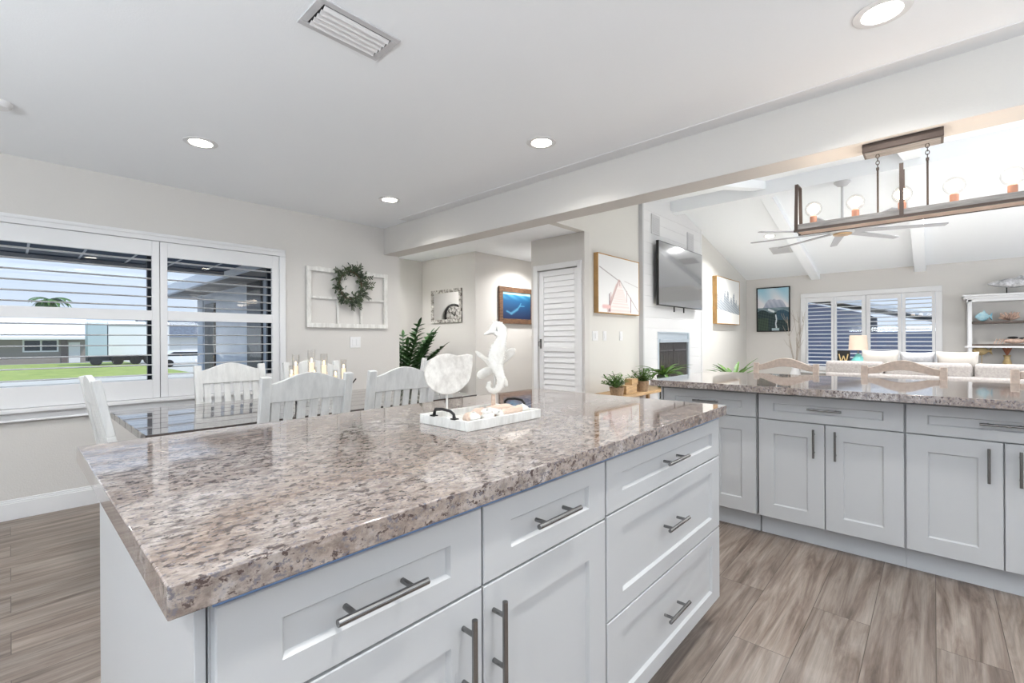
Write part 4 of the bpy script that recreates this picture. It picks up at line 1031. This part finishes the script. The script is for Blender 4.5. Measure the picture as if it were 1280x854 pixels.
# local x runs to the picture's right (world -y), local -y towards the camera
Wd, Dp = 1.5, .34
for x in (.06, Wd-.10):
    for y in (0, Dp-.045): obj('post', MB().box(x, x+.045, y, y+.045, 0, 1.80), TRIM, sh, bevel=.003)
obj('cornice', MB().box(-.0, Wd, -.03, Dp, 1.845, 1.875).box(.02, Wd-.02, -.015, Dp, 1.81, 1.845).box(.05, Wd-.05, .0, Dp, 1.76, 1.81), TRIM, sh, bevel=.004)
obj('back_panel', MB().box(.06, Wd-.06, Dp-.012, Dp, .1, 1.8), WALL, sh)
for z in (1.445, 1.085, .72): obj('shelf_board', MB().box(.10, Wd-.10, .0, Dp-.012, z-.035, z), SHELFD, sh, bevel=.003)
obj('shelf_edge', MB().box(.02, Wd-.04, -.014, 0, 1.03, 1.055), TRIM, sh)
def SH(xr, dy, z): return (10.42+dy, -.34-xr, z)
def fishobj(t, L, H, T, mt, z0=0):
    b = MB(); n = 14
    pts = [(-L/2+L*i/n, z0+H/2) for i in range(n+1)]; ws = [max(.008, H/2*math.sin(PI*min(1, (i/n)*1.12))**.75) if i < n*.86 else H*.10+H*.30*(i/n-.86)/.14 for i in range(n+1)]
    b.sweep(pts, ws, T/2, 12); obj('fish_body', b, mt, t)
    obj('top_fin', MB().prism([(-L*.1, z0+H*.85), (L*.05, z0+H*1.25), (L*.2, z0+H*.85)], 'y', -.006, .006), mt, t)
    f = MB().prism([(L*.42, z0+H*.5), (L*.56, z0+H*1.0), (L*.50, z0+H*.5), (L*.56, z0)], 'y', -.006, .006)
    obj('tail_fin', f, mt, t)
t = thing('silver_fish_sculpture', 'long silver fish sculpture on a stand atop the white shelf unit', 'sculpture', SH(.62, .17, 1.876), -PI/2)
fishobj(t, .66, .15, .08, SILVER, .09); obj('stand', MB().tube([(-.12, 0, 0), (-.12, 0, .12)], .008, 6).tube([(.1, 0, 0), (.1, 0, .12)], .008, 6).box(-.16, .14, -.03, .03, 0, .008), DARKM, t)
t = thing('aqua_fish_figurine', 'blue ceramic fish on the upper dark shelf of the display unit', 'figurine', SH(.24, .16, 1.446), -PI/2)
fishobj(t, .19, .15, .06, AQUA, .004)
t = thing('coral_piece', 'pale pink branching coral on the upper dark shelf', 'coral', SH(.53, .16, 1.446), 0)
b = MB(); r = random.Random(4)
for i in range(60):
    a = r.uniform(0, 2*PI); e = r.uniform(.1, 1.1); d = Vector((math.cos(a)*.6, math.sin(a)*1.1, e)).normalized(); p = Vector((0, 0, .02)); b.tube([p, p+d*.07, p+d*r.uniform(.11, .15)+Vector((0, 0, .01))], [.014, .011, .006], 6)
obj('coral_body', b, CORAL, t)
t = thing('crab_figurine', 'pink and dark lobster ornament on the middle shelf', 'figurine', SH(.58, .15, 1.086), -PI/2)
b = MB().ball((0, 0, .045), .05, (2.4, .8, .8), 16, 10)
for s in (-1, 1):
    for k in range(4): b.tube([(s*.06+.03*k*s, 0, .04), (s*.09+.035*k*s, -.03, .08), (s*.12+.035*k*s, -.05, .0)], .006, 5)
obj('body', b, CORAL, t); obj('claws', MB().ball((-.02, -.02, .10), .03, (2.0, .6, .6), 10, 8).ball((.08, -.02, .09), .02, (1.8, .6, .6), 10, 8), DARKM, t)
t = thing('gold_fish_figurine', 'pale gold fish on a small stand on the lower shelf', 'figurine', SH(.22, .16, .721), -PI/2)
fishobj(t, .22, .15, .05, GOLD, .18); obj('stand', MB().tube([(0, 0, 0), (0, 0, .19)], .006, 6).lathe([(.04, 0), (.04, .01), (.006, .014)]), GOLD, t)
t = thing('dried_flower_vase', 'brass vase of rust dried flowers on the lower shelf', 'vase', SH(.50, .16, .721), 0)
obj('vase_body', MB().lathe([(.04, 0), (.055, .06), (.03, .14), (.045, .19), (.04, .19), (.028, .14)], seg=16), GOLD, t)
b = MB(); r = random.Random(8)
for i in range(46):
    a = r.uniform(0, 2*PI); d = Vector((math.cos(a)*.35, math.sin(a)*.35, 1)); b.leaf((0, 0, .16), d, r.uniform(.12, .22), .02, .2, 3)
obj('flowers', b, DRIED, t)

# ------------------------------------------------------------------ outside the dining window
struct('ground', MB().box(-80, 120, 4.9, 160, -1.15, -1.10), ROAD)
struct('ground_near', MB().box(-6, 1.9, 4.8, 9.5, -1.10, -.15), CONC).name = 'ground'
struct('lawn', MB().box(-60, 9.0, 40, 69, -1.10, -1.06), GRASS)
struct('sidewalk', MB().box(-60, 60, 35.5, 39, -1.10, -1.07), CONC)
struct('driveway', MB().box(9.0, 60, 40, 80, -1.10, -1.065), CONC)
# eave soffit over the window
b = MB().box(-3.5, 2.15, 4.76, 6.0, 1.99, 2.03).box(-3.5, 2.15, 5.98, 6.04, 1.95, 2.12)
struct('soffit', b, SOFF)
b = MB()
for i in range(16): b.box(-3.3+i*.34, -3.285+i*.34, 4.76, 5.98, 1.984, 1.99)
struct('soffit_battens', b, TRIM).name = 'trim_4'
# wing of this house to the right
b = MB().box(2.2, 2.3, 4.8, 9.3, -.7, 2.6); struct('wall_wing', b, WING)
b = MB().box(2.18, 2.2, 9.0, 9.32, -.7, 2.05); struct('trim_5', b, WING)
for y0, y1, z1 in ((8.35, 8.85, 1.80), (6.35, 6.85, 2.02)):
    o = sempty('window_6'); obj('window_frame', MB().box(2.17, 2.2, y0, y1, -.2, z1), NAVY, o)
struct('roof_wing', MB().box(1.72, 2.9, 4.8, 9.4, 1.97, 2.05), STUC)
struct('trim_6', MB().box(1.66, 1.72, 4.8, 9.4, 1.93, 2.07).box(1.66, 2.9, 9.4, 9.46, 1.93, 2.07), ROOFW)
# house across the street
hs = thing('neighbour_house', 'low grey house with a white roof across the street', 'house', (1.5, 72, -1.10))
obj('wall', MB().box(-14, 4.5, 0, 8, 0, 2.72), STUC, hs)
obj('roof', MB().prism([(-1.2, 2.66), (9, 2.66), (4, 5.2)], 'x', -15, 4.8).box(-15, 4.8, -1.25, -1.15, 2.62, 2.85), ROOFW, hs)
f = obj('window', MB().box(-.57, 2.2, -.05, 0, 1.25, 2.6), TRIM, hs); obj('pane', MB().box(-.42, .75, -.07, -.05, 1.4, 2.5).box(.9, 2.05, -.07, -.05, 1.4, 2.5), NAVY, f)
obj('door', MB().box(3.0, 3.95, -.06, 0, 0, 2.3), STUW, hs)
obj('brick_pier', MB().box(2.4, 2.9, -.12, 0, 0, 2.6), mat('brown_brick', (112, 100, 94), .9), hs)
# box trailer parked on the street
tk = thing('box_trailer', 'white and pale blue box trailer parked across the street', 'trailer', (5.1, 60, -1.10))
obj('front_box', MB().box(0, 1.4, 0, 2.4, .95, 4.3), TRBL, tk)
obj('cargo_box', MB().box(1.5, 6.4, .1, 2.4, 1.0, 4.35), TRWH, tk)
obj('top_rail', MB().box(1.6, 6.4, .0, .1, 4.0, 4.12), NAVY, tk)
obj('chassis', MB().box(0, 6.4, .3, 2.2, .45, .95), RUB, tk)
for x in (.6, 2.2, 3.6, 4.7): obj('wheel', MB().prism([(x+math.cos(2*PI*k/18)*.45, .45+math.sin(2*PI*k/18)*.45) for k in range(18)], 'y', .0, .35), RUB, tk)
# second house and car glimpsed through the right shutter
h2 = thing('neighbour_house', 'white house with grey roof glimpsed beside the blue-grey wing', 'house', (12.4, 74, -1.10))
obj('wall', MB().box(0, 18, 0, 8, 0, 3.0), STUW, h2); obj('roof', MB().prism([(-1, 2.9), (9, 2.9), (4, 5.6)], 'x', -1, 19), ROOFG, h2)
obj('garage_door', MB().box(3, 7, -.06, 0, 0, 2.2), TRIM, h2)
car = thing('parked_car', 'light silver car parked on the driveway seen through the shutters', 'car', (10.9, 50, -1.065))
prof = [(-2.2, .35), (2.2, .35), (2.25, .75), (1.5, .95), (.9, 1.42), (-1.1, 1.45), (-1.9, 1.0), (-2.25, .85)]
obj('body', MB().prism(prof, 'y', 0, 1.7), TRWH, car, bevel=.08, seg=3)
obj('side_window', MB().prism([(1.25, .98), (.8, 1.34), (-1.0, 1.36), (-1.55, 1.0)], 'y', -.02, .0), NAVY, car)
for x in (-1.35, 1.4): obj('wheel', MB().prism([(x+math.cos(2*PI*k/18)*.34, .34+math.sin(2*PI*k/18)*.34) for k in range(18)], 'y', -.05, .2), RUB, car)
def palm(label, loc, H, L, n, seed):
    t = thing('palm_tree', label, 'tree', loc); r = random.Random(seed)
    obj('trunk', MB().tube([(0, 0, 0), (.1, 0, H*.5), (0, 0, H)], [.25, .2, .16], 8), BARK, t)
    b = MB()
    for i in range(n):
        a = 2*PI*i/n+r.uniform(-.2, .2); d = Vector((math.cos(a), math.sin(a), r.uniform(-.2, 1.2))).normalized(); p = Vector((0, 0, H))
        for k in range(9):
            s = d.cross(Vector((0, 0, 1))).normalized()
            for q in (-1, 1): b.leaf(p, d+s*q*.8, L*.42, L*.09, .7, 3)
            d = (d+Vector((0, 0, -.16))).normalized(); p = p+d*L/9
    obj('fronds', b, LEAF, t)
palm('palm tree rising behind the white roof across the street', (4.1, 96, -1.1), 8.5, 2.2, 16, 3)
tr2 = thing('round_tree', 'distant round green treetop beyond the trailer', 'tree', (17.0, 110, -1.1)); obj('trunk', MB().tube([(0, 0, 0), (0, 0, 4)], .3, 8), BARK, tr2)
b = MB(); r = random.Random(2)
for i in range(14): b.ball((r.uniform(-2.2, 2.2), r.uniform(-2, 2), 4.2+r.uniform(-1, 1.4)), r.uniform(.9, 1.5), seg=10, rings=7)
obj('crown', b, LEAF, tr2)
# outside the far living-room window
struct('ground_side', MB().box(XE+.15, 60, -40, 40, -.4, -.2), CONC).name = 'ground'
struct('sun_block_far_roof', MB().box(XE+.12, XE+1.3, -3.6, 3.2, 2.42, 2.5), ROOFW)  # unseen overhang added to keep the sun off the far window
h3 = thing('side_neighbour_house', 'dark blue-grey neighbouring house behind the far shutters', 'house', (20.5, 0, -.2))
obj('wall', MB().box(0, 6, -9, 9, 0, 1.6).prism([(1.9, 1.5), (9, 1.5), (9, 3.6), (5.0, 3.1), (1.9, 2.3)], 'x', -.02, 6), mat('slate_blue_siding', (112, 120, 144), .85), h3)
obj('roof', MB().prism([(9.4, 3.7), (9.4, 3.85), (4.6, 3.35), (-1.2, 1.9), (-1.2, 1.76), (4.7, 3.2)], 'x', -.5, 6.6), ROOFW, h3)
